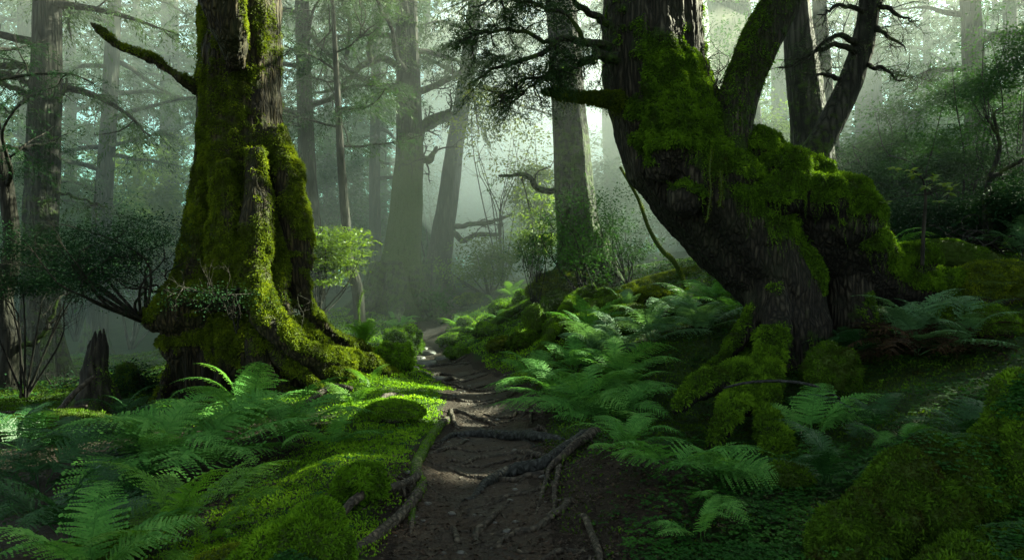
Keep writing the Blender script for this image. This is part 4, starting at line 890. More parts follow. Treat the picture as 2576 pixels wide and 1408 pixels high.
# left foreground cluster
FG('large teal fern at the front of the giant cedar, the widest of the left cluster', 500, 1175, size=1.55, n=12, mt='fern', seed=1, spread=(-20, 340))
FG('tall teal fern directly below the hollow foot of the giant cedar', 625, 1110, size=1.35, n=9, mt='fern', seed=2)
FG('spreading teal fern whose fronds reach right towards the sunlit moss bank', 725, 1135, size=1.15, n=8, mt='fern', seed=3)
FG('teal fern at the left of the front cluster with long fronds arching left', 380, 1190, size=1.3, n=9, mt='fern', seed=4)
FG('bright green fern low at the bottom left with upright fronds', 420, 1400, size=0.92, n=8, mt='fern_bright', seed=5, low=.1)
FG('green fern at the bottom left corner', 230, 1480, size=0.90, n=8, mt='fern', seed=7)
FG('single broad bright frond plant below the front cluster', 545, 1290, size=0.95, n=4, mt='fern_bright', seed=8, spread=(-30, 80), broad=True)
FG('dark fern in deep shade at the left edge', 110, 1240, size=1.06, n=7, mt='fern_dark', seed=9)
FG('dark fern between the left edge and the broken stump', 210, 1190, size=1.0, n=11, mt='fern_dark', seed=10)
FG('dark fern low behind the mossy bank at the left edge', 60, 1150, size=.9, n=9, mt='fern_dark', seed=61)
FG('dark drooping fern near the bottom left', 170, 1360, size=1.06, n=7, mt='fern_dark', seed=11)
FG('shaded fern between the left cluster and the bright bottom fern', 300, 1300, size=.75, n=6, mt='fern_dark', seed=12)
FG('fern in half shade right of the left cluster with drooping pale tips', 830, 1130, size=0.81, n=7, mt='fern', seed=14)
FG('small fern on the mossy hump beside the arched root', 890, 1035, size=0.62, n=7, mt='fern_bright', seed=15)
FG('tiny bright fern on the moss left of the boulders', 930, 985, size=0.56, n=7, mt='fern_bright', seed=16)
FG('small bright seedling fern in the leaf litter at the bottom left', 535, 1365, size=0.34, n=5, mt='fern_bright', seed=17)
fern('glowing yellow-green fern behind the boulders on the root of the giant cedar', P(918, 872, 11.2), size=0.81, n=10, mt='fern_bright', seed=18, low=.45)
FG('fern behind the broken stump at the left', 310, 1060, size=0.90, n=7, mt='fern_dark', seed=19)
FY('pale fern at the foot of the giant cedar, half behind the left cluster', 600, 7.4, size=1.01, n=8, mt='fern', seed=20, low=.3)
# along the path, centre
FY('bright fern at the foot of the centre tree', 1000, 15.5, size=0.90, n=7, mt='fern', seed=21)
FG('bright fern on the sunlit bank above the stone steps', 1160, 830, size=0.84, n=8, mt='fern_bright', seed=22, low=.2)
FG('upper bright fern glowing on the crest of the sunlit bank', 1290, 752, size=0.95, n=8, mt='fern_bright', seed=23, low=.2)
FG('small fern on the sunlit bank right above the path', 1200, 860, size=0.56, n=7, mt='fern_bright', seed=24)
FG('tiny fern beside the stone steps on the right', 1150, 895, size=0.45, n=6, mt='fern_bright', seed=25)
FG('mid-green fern in the middle of the sunlit bank', 1270, 810, size=0.67, n=7, mt='fern_bright', seed=26)
FG('small fern left of the crest fern', 1245, 765, size=0.67, n=6, mt='fern_bright', seed=27)
# right of the path
FG('large teal fern right of the path with fronds reaching over the soil', 1480, 1040, size=1.25, n=13, mt='fern', seed=28)
FG('teal fern in the middle of the right bank cluster', 1555, 1065, size=1.0, n=11, mt='fern', seed=29)
FG('teal fern nearest the path in the right cluster, leaning left', 1390, 1005, size=0.95, n=10, mt='fern', seed=30)
FG('fern behind the right cluster with feathery upright fronds', 1560, 960, size=1.12, n=10, mt='fern', seed=31)
FG('fern on the right bank just below the roots of the twisted tree', 1570, 1135, size=.7, n=10, mt='fern', seed=32)
FG('pale fern higher on the right bank, left of the twisted foot', 1640, 860, size=1.23, n=11, mt='fern_pale', seed=33)
FG('pale fern close to the foot of the twisted tree', 1760, 845, size=1.29, n=10, mt='fern_pale', seed=34)
FG('fern with two tall upright fronds behind the right cluster', 1480, 865, size=1.12, n=7, mt='fern', seed=35, low=.5)
FG('pale fern in the middle of the right bank', 1560, 880, size=1.06, n=9, mt='fern_pale', seed=36)
FG('small upright fern beside the mossy log', 1570, 795, size=0.78, n=6, mt='fern_pale', seed=37, low=.7)
FG('fern under the bent trunk of the twisted tree', 1800, 760, size=1.12, n=9, mt='fern', seed=38)
FG('fern in shadow at the left of the twisted foot', 1850, 800, size=1.06, n=7, mt='fern', seed=39)
FG('star-shaped green fern in front of the right cluster, broad fronds spread flat', 1690, 1190, size=1.03, n=5, mt='fern', seed=40, spread=(150, 400), broad=True, low=-.05)
FG('broad fern hanging over dark soil right of the star-shaped fern', 1760, 1205, size=0.84, n=5, mt='fern', seed=41, spread=(-100, 60), broad=True)
FG('single small frond plant hanging below the star-shaped fern', 1770, 1265, size=0.62, n=3, mt='fern', seed=42, spread=(240, 300))
FG('dark fern arching right, between the front roots and the round mossy stone', 2050, 1110, size=0.95, n=7, mt='fern', seed=43, spread=(-60, 120))
FG('dark fern hugging the front root of the twisted tree', 1985, 1080, size=0.69, n=5, mt='fern_dark', seed=44)
FG('tall grey-green fern above the dead brown fronds at the right', 2310, 900, size=1.29, n=12, mt='fern_pale', seed=45, dead=26, low=.25)
FG('second grey-green fern right of the dead brown fronds', 2420, 880, size=1.06, n=9, mt='fern_pale', seed=46, dead=12, low=.2)
FG('dark fern against the base of the twisted tree above the round stone', 2140, 900, size=0.90, n=7, mt='fern_dark', seed=47)
FY('pale fern at the right edge behind the mossy arm', 2570, 10.5, size=1.34, n=10, mt='fern_pale', seed=48, low=.2)
FY('pale fern behind the mossy arm left of the sapling', 2230, 11.5, size=1.12, n=9, mt='fern', seed=49)
FY('fern right of the sapling behind the long mossy log', 2460, 12.5, size=1.34, n=9, mt='fern_pale', seed=50)
FG('small dark fern at the far right on the mossy mound', 2540, 1180, size=0.56, n=5, mt='fern_dark', seed=51)
FG('small fern on the right foreground slope', 2260, 1130, size=0.47, n=6, mt='fern', seed=52)
FG('teal fern beyond the path-side fern, its fronds overlapping the sunlit bank', 1345, 965, size=.95, n=11, mt='fern', seed=53)
FG('fern between the two dark mossy roots and the right cluster', 1450, 940, size=1.0, n=12, mt='fern', seed=54)
FG('pale feathery fern in the upper middle of the right cluster', 1500, 905, size=1.0, n=12, mt='fern_pale', seed=55, low=.2)
FG('fern filling the gap left of the front roots of the twisted tree', 1570, 985, size=.75, n=12, mt='fern', seed=56)
FG('shaded fern low at the right, beside the broad mossy mound', 2080, 1230, size=.7, n=8, mt='fern_dark', seed=57)
FG('dark fern below the round mossy stone', 2200, 1090, size=.75, n=8, mt='fern_dark', seed=58)
FG('tiny fern at the bottom edge right of the path', 1760, 1360, size=.5, n=6, mt='fern', seed=59)
FG('low dark fern under the tall right mound', 2420, 1120, size=.7, n=8, mt='fern_dark', seed=60)
print('ferns', round(time.time()-T0, 1))

# ------------------------------------------------------------------ mossy stones, humps and logs
def rock(label, u, v, wpx, hpx, mt='moss', seed=0, name='mossy_boulder', cat='boulder', sink=.3, dens=14000, leaf=.016, depth=.8, Y=None, sq=1.0, base='stone', wob=.34, mthr=-.25):
    g = G(u, v) if Y is None else on((u-CX)/F*Y, Y)
    rx = wpx/2/F*g[1]; rz = hpx/F*g[1]
    mb = MB(); r = np.array([rx, rx*depth, rz*(1+sink)/1.0])
    th = np.linspace(0, math.pi, 26); ph = np.linspace(0, 2*math.pi, 52, endpoint=False)
    d = np.stack([np.sin(th)[:, None]*np.cos(ph), np.sin(th)[:, None]*np.sin(ph), np.repeat(np.cos(th)[:, None], 52, 1)], -1).reshape(-1, 3)
    sp = np.sign(d)*np.abs(d)**(1/sq); k = 1+wob*1.3*fbm(d*1.25+seed*3.3, 3, seed)+.26*fbm(d*3.1+seed, 3, seed)+.05*fbm(d*9+seed, 2, seed)
    h = rz*(1+sink)*.5
    loc = g+V3(0, rx*depth*.5, rz-h)
    v_ = sp*k[:, None]*np.array([rx, rx*depth, h])
    i = np.arange(25)[:, None]*52; j = np.arange(52)[None]; j2 = (j+1) % 52
    q = np.stack([i+j, i+52+j, i+52+j2, i+j2], -1).reshape(-1, 4)
    mb.add(v_, q, m=sstep(-.6, .1, d[:, 2]))
    o = empty(name, tuple(loc), label, cat)
    mb.obj('stone' if 'log' not in name else 'body', M['bark_dark'], o)
    wv = v_+loc; tri = tri_of(v_, q, [])
    w = sstep(mthr-.35, mthr+.1, d[:, 2]+.35*fbm(v_*6, 3, seed+2))
    ndens = min(dens, 26000*(4.5/g[1])**1.2)
    b = moss_on(wv, tri, w, ndens, leaf*1.25, leaf*.55, droop=.45, seed=seed, clump=14, jit=.75, lift=leaf*.8); b.obj('moss', M[mt], o, origin=loc)
    return o
rock('round dome-shaped mossy stone in front of the twisted trunk', 2105, 1005, 150, 118, 'moss_deep', 1, dens=20000, leaf=.018, sq=1.15)
rock('squat sunlit mossy boulder at the left of the stone steps', 1010, 886, 92, 62, 'moss_bright', 2, sq=1.5, depth=1.1, leaf=.022, dens=11000)
rock('taller mossy boulder nearest the path on the left, sunlit on its right edge', 985, 938, 96, 78, 'moss_bright', 3, sq=1.2, depth=1.0, leaf=.02, dens=12000)
rock('rounded bright moss hump on the sunlit bank', 900, 1262, 135, 84, 'moss_bright', 4, 'moss_hump', 'moss hump', dens=26000, leaf=.02)
rock('low moss cushion at the bottom edge beneath the ferns', 540, 1475, 200, 70, 'moss', 6, 'moss_hump', 'moss hump', dens=24000, leaf=.013)
rock('mossy hump with an arched root on the left bank', 985, 1062, 150, 48, 'moss_bright', 7, 'moss_hump', 'moss hump', dens=16000, depth=1.0)
rock('small mossy stone between the cedar root and the boulders', 880, 908, 56, 34, 'moss', 8, dens=14000)
rock('small mossy stone on the right of the stone steps', 1150, 905, 60, 34, 'moss_bright', 9, dens=10000)
rock('low mossy stone on the sunlit bank', 1140, 868, 74, 28, 'moss_bright', 10, dens=10000)
rock('mossy knob left of the sloping root in the middle of the bank', 1345, 850, 60, 85, 'moss_deep', 11, 'mossy_stump', 'stump', dens=10000)
rock('dark mossy knob behind the right fern cluster', 1405, 860, 80, 60, 'moss_deep', 12, 'mossy_stump', 'stump', dens=10000)
rock('mossy mound under the stout grey trunk', 1440, 760, 190, 80, 'moss', 13, 'moss_mound', 'mound', dens=6000, leaf=.03, depth=.9)
rock('mossy stone on the right bank below the fallen log', 1480, 800, 100, 45, 'moss_deep', 14, dens=9000)
rock('flat mossy stone right of the fallen log', 1600, 810, 130, 45, 'moss_deep', 15, dens=9000)
rock('low mossy stone in the middle of the right bank', 1560, 850, 120, 45, 'moss_deep', 16, dens=9000)
rock('mossy stone beneath the bent trunk', 1700, 790, 110, 40, 'moss_deep', 17, dens=9000)
rock('small square mossy stone on the left side of the twisted foot', 1855, 950, 56, 62, 'moss_deep', 18, Y=6.9, sq=1.5, dens=14000)
rock('mossy knob at the end of the front root', 1985, 1235, 120, 60, 'moss_deep', 24, 'moss_hump', 'moss hump', dens=18000)
rock('bright mossy mound under the long arm at the right edge', 2520, 800, 210, 90, 'moss', 25, 'moss_mound', 'mound', Y=8.0, dens=10000, leaf=.02)
rock('mossy slope below the arm at the right', 2480, 880, 220, 90, 'moss_deep', 26, 'moss_mound', 'mound', Y=7.2, dens=10000, leaf=.02)
rock('small tussock behind the broken stump', 310, 985, 50, 75, 'moss_deep', 27, 'mossy_stump', 'stump', Y=9.4, dens=12000)
rock('dark mossy bank at the left edge', 90, 1200, 300, 50, 'moss_deep', 28, 'moss_mound', 'mound', Y=6.4, dens=9000)
rock('small dark mossy hump at the foot of the left fern cluster', 250, 1420, 200, 60, 'moss_deep', 29, 'moss_hump', 'moss hump', dens=14000)

BANK = [('bright mossy stone on the crest of the sunlit bank', 1330, 770, 80, 40, 'moss_bright'), ('mossy stone just below the crest of the bank', 1265, 790, 70, 34, 'moss_bright'), ('mossy stone between the sloping root and the path', 1225, 850, 66, 36, 'moss_bright'), ('low mossy stone near the path below the sloping root', 1265, 885, 74, 34, 'moss'), ('mossy stone left of the dark root', 1320, 880, 70, 46, 'moss_deep'),
 ('small mossy stone under the mossy log', 1530, 765, 70, 38, 'moss_deep'), ('mossy stone at the left end of the mossy log', 1590, 770, 80, 44, 'moss'), ('mossy stone below the right end of the mossy log', 1650, 760, 80, 34, 'moss'), ('large mossy stone in the shade behind the right cluster', 1480, 850, 90, 56, 'moss_deep'), ('mossy stone at the foot of the stout grey trunk', 1400, 790, 80, 56, 'moss_deep'), ('mossy stone close to the leaning tree in the mist', 1180, 770, 70, 30, 'moss'), ('small mossy stone at the bend of the path', 1170, 830, 54, 28, 'moss_bright')]
for i, (lb, u, v, w_, h_, mt) in enumerate(BANK): rock(lb, u, v, w_, h_, mt, 70+i, dens=9000, leaf=.024, wob=.4)
def log(label, pts, rad, name='fallen_log', cat='log', mt='moss', mthr=-.1, dens=14000, leaf=.02, mat_='bark_dark', wob=.15, seed=0, moss=True, seg=18, strand=0):
    pts = [np.array(p, float) for p in pts]; o = empty(name, tuple(pts[0]), label, cat); og = np.array(pts[0])
    mb = MB(); tube(mb, pts, rad, seg, None, wob=wob, seed=seed, mask=.75 if moss else 0)
    mb.obj('wood', M[mat_], o, origin=og)
    if moss:
        v, q, t = mb.arrays(); v = v.astype(float); tri = tri_of(v, q, t); n = vnormals(v, tri)
        w = sstep(mthr-.2, mthr+.3, n[:, 2]+.5*fbm(v*5, 3, seed))
        b = moss_on(v, tri, w, dens, leaf, leaf*.5, droop=.6, seed=seed)
        if strand: strands(b, v, tri, sstep(.3, -.3, n[:, 2]), strand, .1, leaf*.8)
        b.obj('moss', M[mt], o, origin=og)
    return o
log('mossy fallen log lying across the right bank behind the ferns', [P(1570, 742, 12.3), P(1640, 722, 12.4), P(1700, 705, 12.6), P(1770, 690, 12.8), P(1850, 690, 13)], [.17, .2, .2, .18, .15], seed=1)
log('long mossy log behind the mossy arm, at the right edge', [P(2250, 640, 10.4), P(2340, 632, 10.2), P(2420, 640, 10), P(2500, 672, 9.8), P(2600, 720, 9.6)], [.15, .2, .2, .18, .15], seed=2, mt='moss_deep')
log('dark bare log end sticking out at the right edge', [P(2480, 690, 9.2), P(2576, 668, 9.0), P(2680, 660, 8.9)], [.05, .06, .06], seed=3, moss=False)
log('mossy sloping root running down the sunlit bank', [G(1345, 770)+V3(0, 0, .12), G(1290, 800)+V3(0, 0, .14), G(1240, 830)+V3(0, 0, .1), G(1195, 862)+V3(0, 0, .03)], [.08, .09, .08, .05], 'surface_root', 'root', seed=4, mt='moss_bright')
log('dark root sloping from the mossy stump down to the path', [G(1500, 770)+V3(0, 0, .3), G(1440, 800)+V3(0, 0, .3), G(1400, 860)+V3(0, 0, .22), G(1350, 905)+V3(0, 0, .05)], [.11, .1, .09, .05], 'surface_root', 'root', seed=5, mt='moss_deep')
log('second dark mossy root right of the sloping one', [G(1560, 800)+V3(0, 0, .25), G(1490, 820)+V3(0, 0, .25), G(1440, 880)+V3(0, 0, .15), G(1400, 930)+V3(0, 0, .03)], [.1, .1, .08, .05], 'surface_root', 'root', seed=6, mt='moss_deep')
log('short mossy root beside the stone steps on the sunlit bank', [G(1190, 850)+V3(0, 0, .15), G(1140, 850)+V3(0, 0, .12), G(1110, 875)+V3(0, 0, .02)], [.05, .06, .04], 'surface_root', 'root', seed=7, mt='moss_bright')
def heap(label, rows, mt, dens=22000, leaf=.022, strand=0, seed=0, name='moss_mound', cat='mound', vox=.022):
    rows = [(u, v, Y*.83, r) for u, v, Y, r in rows]; c0 = P(*rows[0][:3]); g = on(c0[0], c0[1]); o = empty(name, tuple(g), label, cat)
    mb = MB()
    for i, (u, v, Y, r) in enumerate(rows):
        c = P(u, v, Y); rr = r/F*Y; ball(mb, c, rr, 12, (1.05, .95, .85), wob=.3, seed=seed+i)
        gz = on(c[0], c[1])[2]
        if c[2]-rr*.6 > gz: ball(mb, V3(c[0], c[1]+.05, (c[2]+gz)/2), rr*1.15, 12, (1.1, 1, max(.8, (c[2]-gz)/rr*.6)), wob=.25, seed=seed+i+30)
    v, q = fuse(mb, vox, 8); tri = tri_of(v, q, []); n = vnormals(v, tri)
    v = v+n*(.11*fbm(v*2.4, 2, seed+3)+.022*fbm(v*13, 3, seed+4))[:, None]; n = vnormals(v, tri)
    MB().add(v, q, m=.8).obj('soil', M['bark_dark'], o, origin=g)
    w = sstep(-.55, .1, n[:, 2]+.35*fbm(v*6, 3, seed+2))*sstep(-.1, .0, v[:, 2]-H(v[:, 0], v[:, 1]))
    b = moss_on(v, tri, w, dens, leaf, leaf*.5, droop=.55, seed=seed, clump=14, jit=.7, lift=leaf*.6)
    pk, nk, _ = sample(v, tri, np.clip(fbm(v*2.2, 2, seed+8), 0, 1)*sstep(-.2, .4, n[:, 2]), 700)
    if len(pk):
        cl = MB(); k = len(pk); a0 = R.random(k)*6.28
        for j in range(3): a = a0+j*2.094; kites(cl, pk+nk*.03, np.column_stack([np.cos(a), np.sin(a), -.1+0*a]), nk+V3(0, 0, .6)+R.normal(size=(k, 3))*.25, .012+.018*R.random(k), .016, bend=.05, mid=.62)
        cl.obj('leaves', M['clover'], o, origin=g)
    if strand: strands(b, v, tri, sstep(.45, .0, n[:, 2])*facing(v, n)*w, strand, .09, leaf*.8)
    b.obj('moss', M[mt], o, origin=g)
heap('large moss cushion at the bottom edge, left of the path', [(800, 1330, 3.85, 58), (745, 1365, 3.8, 68), (690, 1400, 3.75, 70), (785, 1400, 3.7, 80), (640, 1445, 3.7, 66), (730, 1460, 3.6, 90), (835, 1375, 3.75, 45)], 'moss_bright', 26000, .019, seed=5, name='moss_hump', cat='moss hump', vox=.018)
heap('broad mossy mound filling the lower right, bright along its sloping crest', [(2140, 1320, 3.9, 75), (2210, 1285, 3.95, 88), (2290, 1235, 4.1, 96), (2370, 1195, 4.3, 92), (2445, 1165, 4.5, 86), (2190, 1390, 3.8, 82), (2105, 1410, 3.75, 62), (2320, 1300, 4.0, 84), (2440, 1250, 4.3, 84)], 'moss_deep', 24000, .022, 500, seed=40)
heap('tall dark mossy mound cut off by the right edge', [(2570, 985, 4.7, 62), (2600, 1060, 4.6, 110), (2620, 1170, 4.5, 140), (2530, 1130, 4.7, 78), (2500, 1190, 4.7, 70), (2590, 1260, 4.4, 110)], 'moss_deep', 18000, .022, 160, seed=50)
heap('dark mossy mound at the bottom right corner', [(2470, 1440, 3.5, 105), (2560, 1420, 3.5, 110), (2400, 1480, 3.4, 90)], 'moss_deep', 22000, .02, 100, seed=60)
# broken stump at the left
def stump():
    b = on(*(P(238, 1000, 8.0)[:2])); o = empty('broken_stump', tuple(b), 'dark broken stump wrapped in moss, left of the giant cedar', 'stump'); og = b
    mb = MB(); r = 26/F*8
    tube(mb, [b+V3(0, 0, -.2), b+V3(0, 0, .15), b+V3(.01, 0, .45), b+V3(.03, 0, .64), b+V3(.05, 0, .8)], [r*2.6, r*1.9, r*1.25, r*.95, r*.7], 22, 40, wob=.45, flute=.3, seed=8, mask=.25)
    for a in (0.4, 2.2, 3.6, 5.2): tube(mb, [b+V3(0, 0, .25), b+V3(math.cos(a)*.2, math.sin(a)*.2, .1), b+V3(math.cos(a)*.5, math.sin(a)*.5, -.05)], [.08, .07, .03], 10, 12, wob=.3, mask=.5)
    for k in range(7): a = k*.9; tube(mb, [b+V3(.03+.07*math.cos(a), .07*math.sin(a), .55), b+V3(.04+.07*math.cos(a), .07*math.sin(a), .8), b+V3(.05+.05*math.cos(a), .05*math.sin(a), .86+.14*R.random())], [.05, .035, .008], 7, 8, wob=.3)
    mb.obj('wood', M['bark_dark'], o, origin=og); v, q, t = mb.arrays(); v = v.astype(float); tri = tri_of(v, q, t)
    m = moss_on(v, tri, np.clip(.1+1.1*fbm(v*3, 3, 9), 0, 1), 9000, .02, .01, droop=.7); m.obj('moss', M['moss_deep'], o, origin=og)
stump()
log('thin dead branch leaning on the broken stump, reaching down left', [P(238, 945, 7.8), P(190, 985, 7.6), P(140, 1040, 7.3), P(70, 1085, 7.0), P(5, 1130, 6.8)], [.025, .03, .028, .02, .012], 'dead_branch', 'branch', seed=9, moss=False, seg=8, mat_='root')
log('second dead stick lying left of the broken stump', [P(220, 1020, 7.6), P(130, 1030, 7.5), P(40, 1035, 7.3), P(-60, 1040, 7.2)], [.014, .014, .01, .008], 'dead_branch', 'branch', seed=10, moss=False, seg=6, mat_='root')
log('thin bluish fallen branch arching over the front roots of the twisted tree', [P(1822, 975, 6.0), P(1880, 962, 5.95), P(1960, 958, 5.9), P(2040, 968, 5.85), P(2100, 995, 5.8), P(2140, 1020, 5.8)], [.009, .012, .014, .012, .010, .006], 'fallen_branch', 'branch', seed=11, moss=False, seg=8, mat_='rootblue')
log('pale dead log half sunk in the moss below the giant cedar', [G(770, 1025)+V3(0, 0, .05), G(815, 1005)+V3(0, 0, .09), G(850, 995)+V3(0, 0, .1), G(885, 992)+V3(0, 0, .06)], [.03, .04, .04, .03], 'dead_branch', 'branch', seed=12, moss=False, seg=10, mat_='root')
log('mossy arched branch in front of the mossy arm underside', [P(1560, 420, 11), P(1605, 500, 11), P(1632, 575, 11), P(1665, 630, 11), P(1700, 665, 11), on((1730-CX)/F*11.2, 11.2, -.05)], [.022, .026, .03, .035, .04, .04], 'mossy_branch', 'branch', seed=13, seg=10, leaf=.02, mt='moss')

# ------------------------------------------------------------------ roots across the path
def root(label, uv, wpx, mat_='root', lift=.5, moss=0.0, wob=.24, seed=0, sink_ends=(True, True), sub=(), moss_mat='moss_bright'):
    def run(uv, w):
        g = np.array([G(*a) for a in uv]); r = np.array([x/2/F*p[1]*.9 for x, p in zip(w, g)])
        s = spline(np.column_stack([g[:, :2], np.zeros(len(g)), r]), max(12, len(g)*7))
        hz = H(s[:, 0], s[:, 1]); rr = s[:, 3]; n = len(s)
        z = hz+rr*lift+.012*np.sin(np.linspace(0, 9, n)+seed)
        t = np.linspace(0, 1, n)
        z = z-(np.exp(-t*14) if sink_ends[0] else 0)*rr*2.2-(np.exp(-(1-t)*14) if sink_ends[1] else 0)*rr*2.2
        k = np.column_stack([s[:, :2], z]); k[:, :2] += .035*np.column_stack([fbm(k*3.2+seed, 3, 1), fbm(k*3.2+seed, 3, 2)])
        return k, rr
    k, rr = run(uv, wpx); o = empty('surface_root', tuple(k[0]), label, 'root'); og = k[0]
    mb = MB(); tube(mb, k, rr, 14, len(k)*4, wob=wob, flute=.12, seed=seed, mask=moss)
    for suv, sw in sub:
        k2, r2 = run(suv, sw); tube(mb, k2, r2, 10, len(k2)*3, wob=wob, flute=.1, seed=seed+1, mask=moss)
    for j in range(max(3, len(k)//6)):
        i = int(R.integers(2, len(k)-2)); a = R.random()*6.28; L = .2+.5*R.random(); m = 12; t = np.linspace(0, 1, m)
        pa = a+np.cumsum(R.normal(size=m)*.3); xy = k[i, :2]+np.cumsum(np.column_stack([np.cos(pa), np.sin(pa)])*L/m, 0)
        z = H(xy[:, 0], xy[:, 1])+.004; z[0] = k[i, 2]; tube(mb, np.column_stack([xy, z-.02*t**3]), rr[i]*(.42-.34*t), 6, 20, wob=.3)
    w = mb.obj('wood', M[mat_], o, origin=og)
    if np.max(moss) > .4:
        v, q, t = mb.arrays(); v = v.astype(float); tri = tri_of(v, q, t); n = vnormals(v, tri)
        mk = np.concatenate(mb.m); ww = np.clip(mk*1.3-.3+.9*fbm(v*6, 3, seed)-.35*n[:, 0]*0, 0, 1)
        moss_on(v, tri, ww, 12000, .012, .006, droop=.2).obj('moss', M[moss_mat], o, origin=og)
    return o
root('long curved root bordering the left side of the path, mossy on its flank', [(1140, 1048), (1100, 1082), (1068, 1130), (1052, 1190), (1053, 1240), (1035, 1285), (975, 1335), (905, 1385), (830, 1430)], [22, 24, 27, 32, 34, 32, 34, 38, 40], moss=[.1, .5, .75, .7, .6, .3, .0, 0], seed=1, lift=.7,
     sub=[([(1045, 1260), (1040, 1310), (1030, 1355)], [22, 18, 10])])
root('side root joining the long curved root from the left', [(1052, 1232), (1000, 1252), (945, 1268), (900, 1285), (855, 1305)], [24, 24, 24, 26, 26], seed=2, lift=2.6, sink_ends=(False, True))
root('thick dark bluish root curving down from the ferns across the path', [(1500, 1080), (1450, 1118), (1400, 1160), (1350, 1188), (1290, 1203), (1225, 1222), (1180, 1255), (1160, 1275)], [30, 32, 36, 40, 34, 28, 20, 10], 'rootblue', seed=3, lift=.75)
root('forked brown root beside the bluish one, splitting into two legs', [(1510, 1085), (1470, 1125), (1425, 1160), (1390, 1185), (1368, 1240), (1345, 1300)], [24, 26, 24, 16, 14, 8], seed=4, lift=1.5, moss=.25,
     sub=[([(1412, 1165), (1408, 1200), (1392, 1260), (1378, 1318)], [18, 17, 15, 8])])
root('straight root lying across the path, highest of the cross roots', [(1440, 1102), (1390, 1108), (1330, 1110), (1270, 1106), (1210, 1100), (1150, 1098), (1110, 1108)], [18, 26, 30, 30, 26, 20, 10], 'rootblue', seed=5, lift=.8)
root('thin wavy root across the middle of the path', [(1400, 1160), (1350, 1150), (1300, 1143), (1240, 1150), (1190, 1162), (1145, 1180)], [16, 18, 16, 15, 12, 7], seed=6, lift=.6)
root('short root pointing at the long curved root, left side of the path', [(1180, 1110), (1140, 1125), (1110, 1138), (1078, 1148)], [8, 14, 14, 9], seed=7)
root('slim root running right from the kink of the curved root', [(1138, 1036), (1165, 1045), (1205, 1056), (1262, 1076)], [13, 13, 11, 6], seed=8, lift=.9)
root('short stub root at the head of the curved root', [(1132, 1030), (1138, 1060), (1160, 1092)], [14, 14, 10], seed=9, lift=.8)
root('crooked root in the litter at the bottom of the path', [(1345, 1252), (1300, 1265), (1262, 1290), (1225, 1325), (1198, 1350), (1200, 1385), (1205, 1425)], [10, 14, 18, 22, 24, 18, 12], seed=10, lift=.5, sub=[([(1262, 1290), (1290, 1262), (1290, 1250)], [10, 9, 6])])
root('small dark root stub near the bottom edge of the path', [(1128, 1322), (1145, 1345), (1165, 1380), (1185, 1410)], [16, 16, 14, 8], seed=11, lift=.5)
root('thick short root at the bottom right of the path', [(1455, 1290), (1480, 1325), (1500, 1370), (1515, 1430)], [14, 20, 22, 22], seed=12, lift=.7)
root('dark root crossing the path below the stone steps', [(1035, 946), (1070, 944), (1110, 946), (1150, 944)], [8, 12, 12, 8], seed=13, lift=.7)
root('second dark root below the steps, lower and shorter', [(1075, 972), (1105, 962), (1140, 958), (1170, 962)], [7, 11, 11, 7], seed=14, lift=.7)
root('forked root under the fern tips at the right edge of the path', [(1310, 1003), (1332, 1018), (1350, 1032), (1375, 1040)], [12, 15, 14, 10], seed=15, lift=.8, sub=[([(1342, 1025), (1336, 1050), (1334, 1075)], [9, 9, 6])])
root('arched dark root over the mossy hump on the left bank', [(948, 1062), (950, 1035), (970, 1012), (1000, 1002), (1030, 1010)], [14, 16, 16, 14, 10], seed=16, lift=1.6)
root('buried root fragment near the bottom centre of the path', [(1270, 1385), (1300, 1395), (1330, 1412)], [8, 12, 10], seed=17, lift=.4)
root('thin root at the left of the thin wavy root', [(1110, 1158), (1150, 1163), (1185, 1158)], [7, 10, 7], seed=18, lift=.4)
def thin_roots():
    for k in range(20):
        yy = 3.5+9.0*(k+R.random())/20; i = int(np.argmin(np.abs(PC[:, 1]-yy))); cx, hw = PC[i, 0], PHW[i]
        sgn = 1 if R.random() < .65 else -1; m = 16; t = np.linspace(0, 1, m); L = hw*(1.0+1.1*R.random())
        x = cx+sgn*(hw*1.15-L*t)+.05*np.sin(t*7+k); y_ = yy+(R.normal()*.35-.15)*t*L+.10*np.cumsum(R.normal(size=m))/3
        r = (.014+.016*R.random())*(1-.75*t)+.004; mb = MB()
        p = np.column_stack([x, y_, H(x, y_)+r*.8-.03*np.exp(-t*9)]); o = empty('surface_root', tuple(p[0]), 'thin winding root crossing the trodden path', 'root', 'thin winding roots crossing the path')
        tube(mb, p, r, 8, 44, wob=.3, seed=k)
        for j in range(4):
            i2 = int(R.integers(2, m-3)); a = math.pi*(.5+sgn*.5)+R.normal()*.8; LL = .12+.3*R.random(); u = np.linspace(0, 1, 9); pa = a+np.cumsum(R.normal(size=9)*.25)
            xy = p[i2, :2]+np.cumsum(np.column_stack([np.cos(pa), np.sin(pa)])*LL/9, 0); z = H(xy[:, 0], xy[:, 1])+.004; z[0] = p[i2, 2]
            tube(mb, np.column_stack([xy, z-.012*u**3]), r[i2]*(.6-.5*u), 6, 16, wob=.3)
        mb.obj('wood', M['root'], o, origin=p[0])
thin_roots()
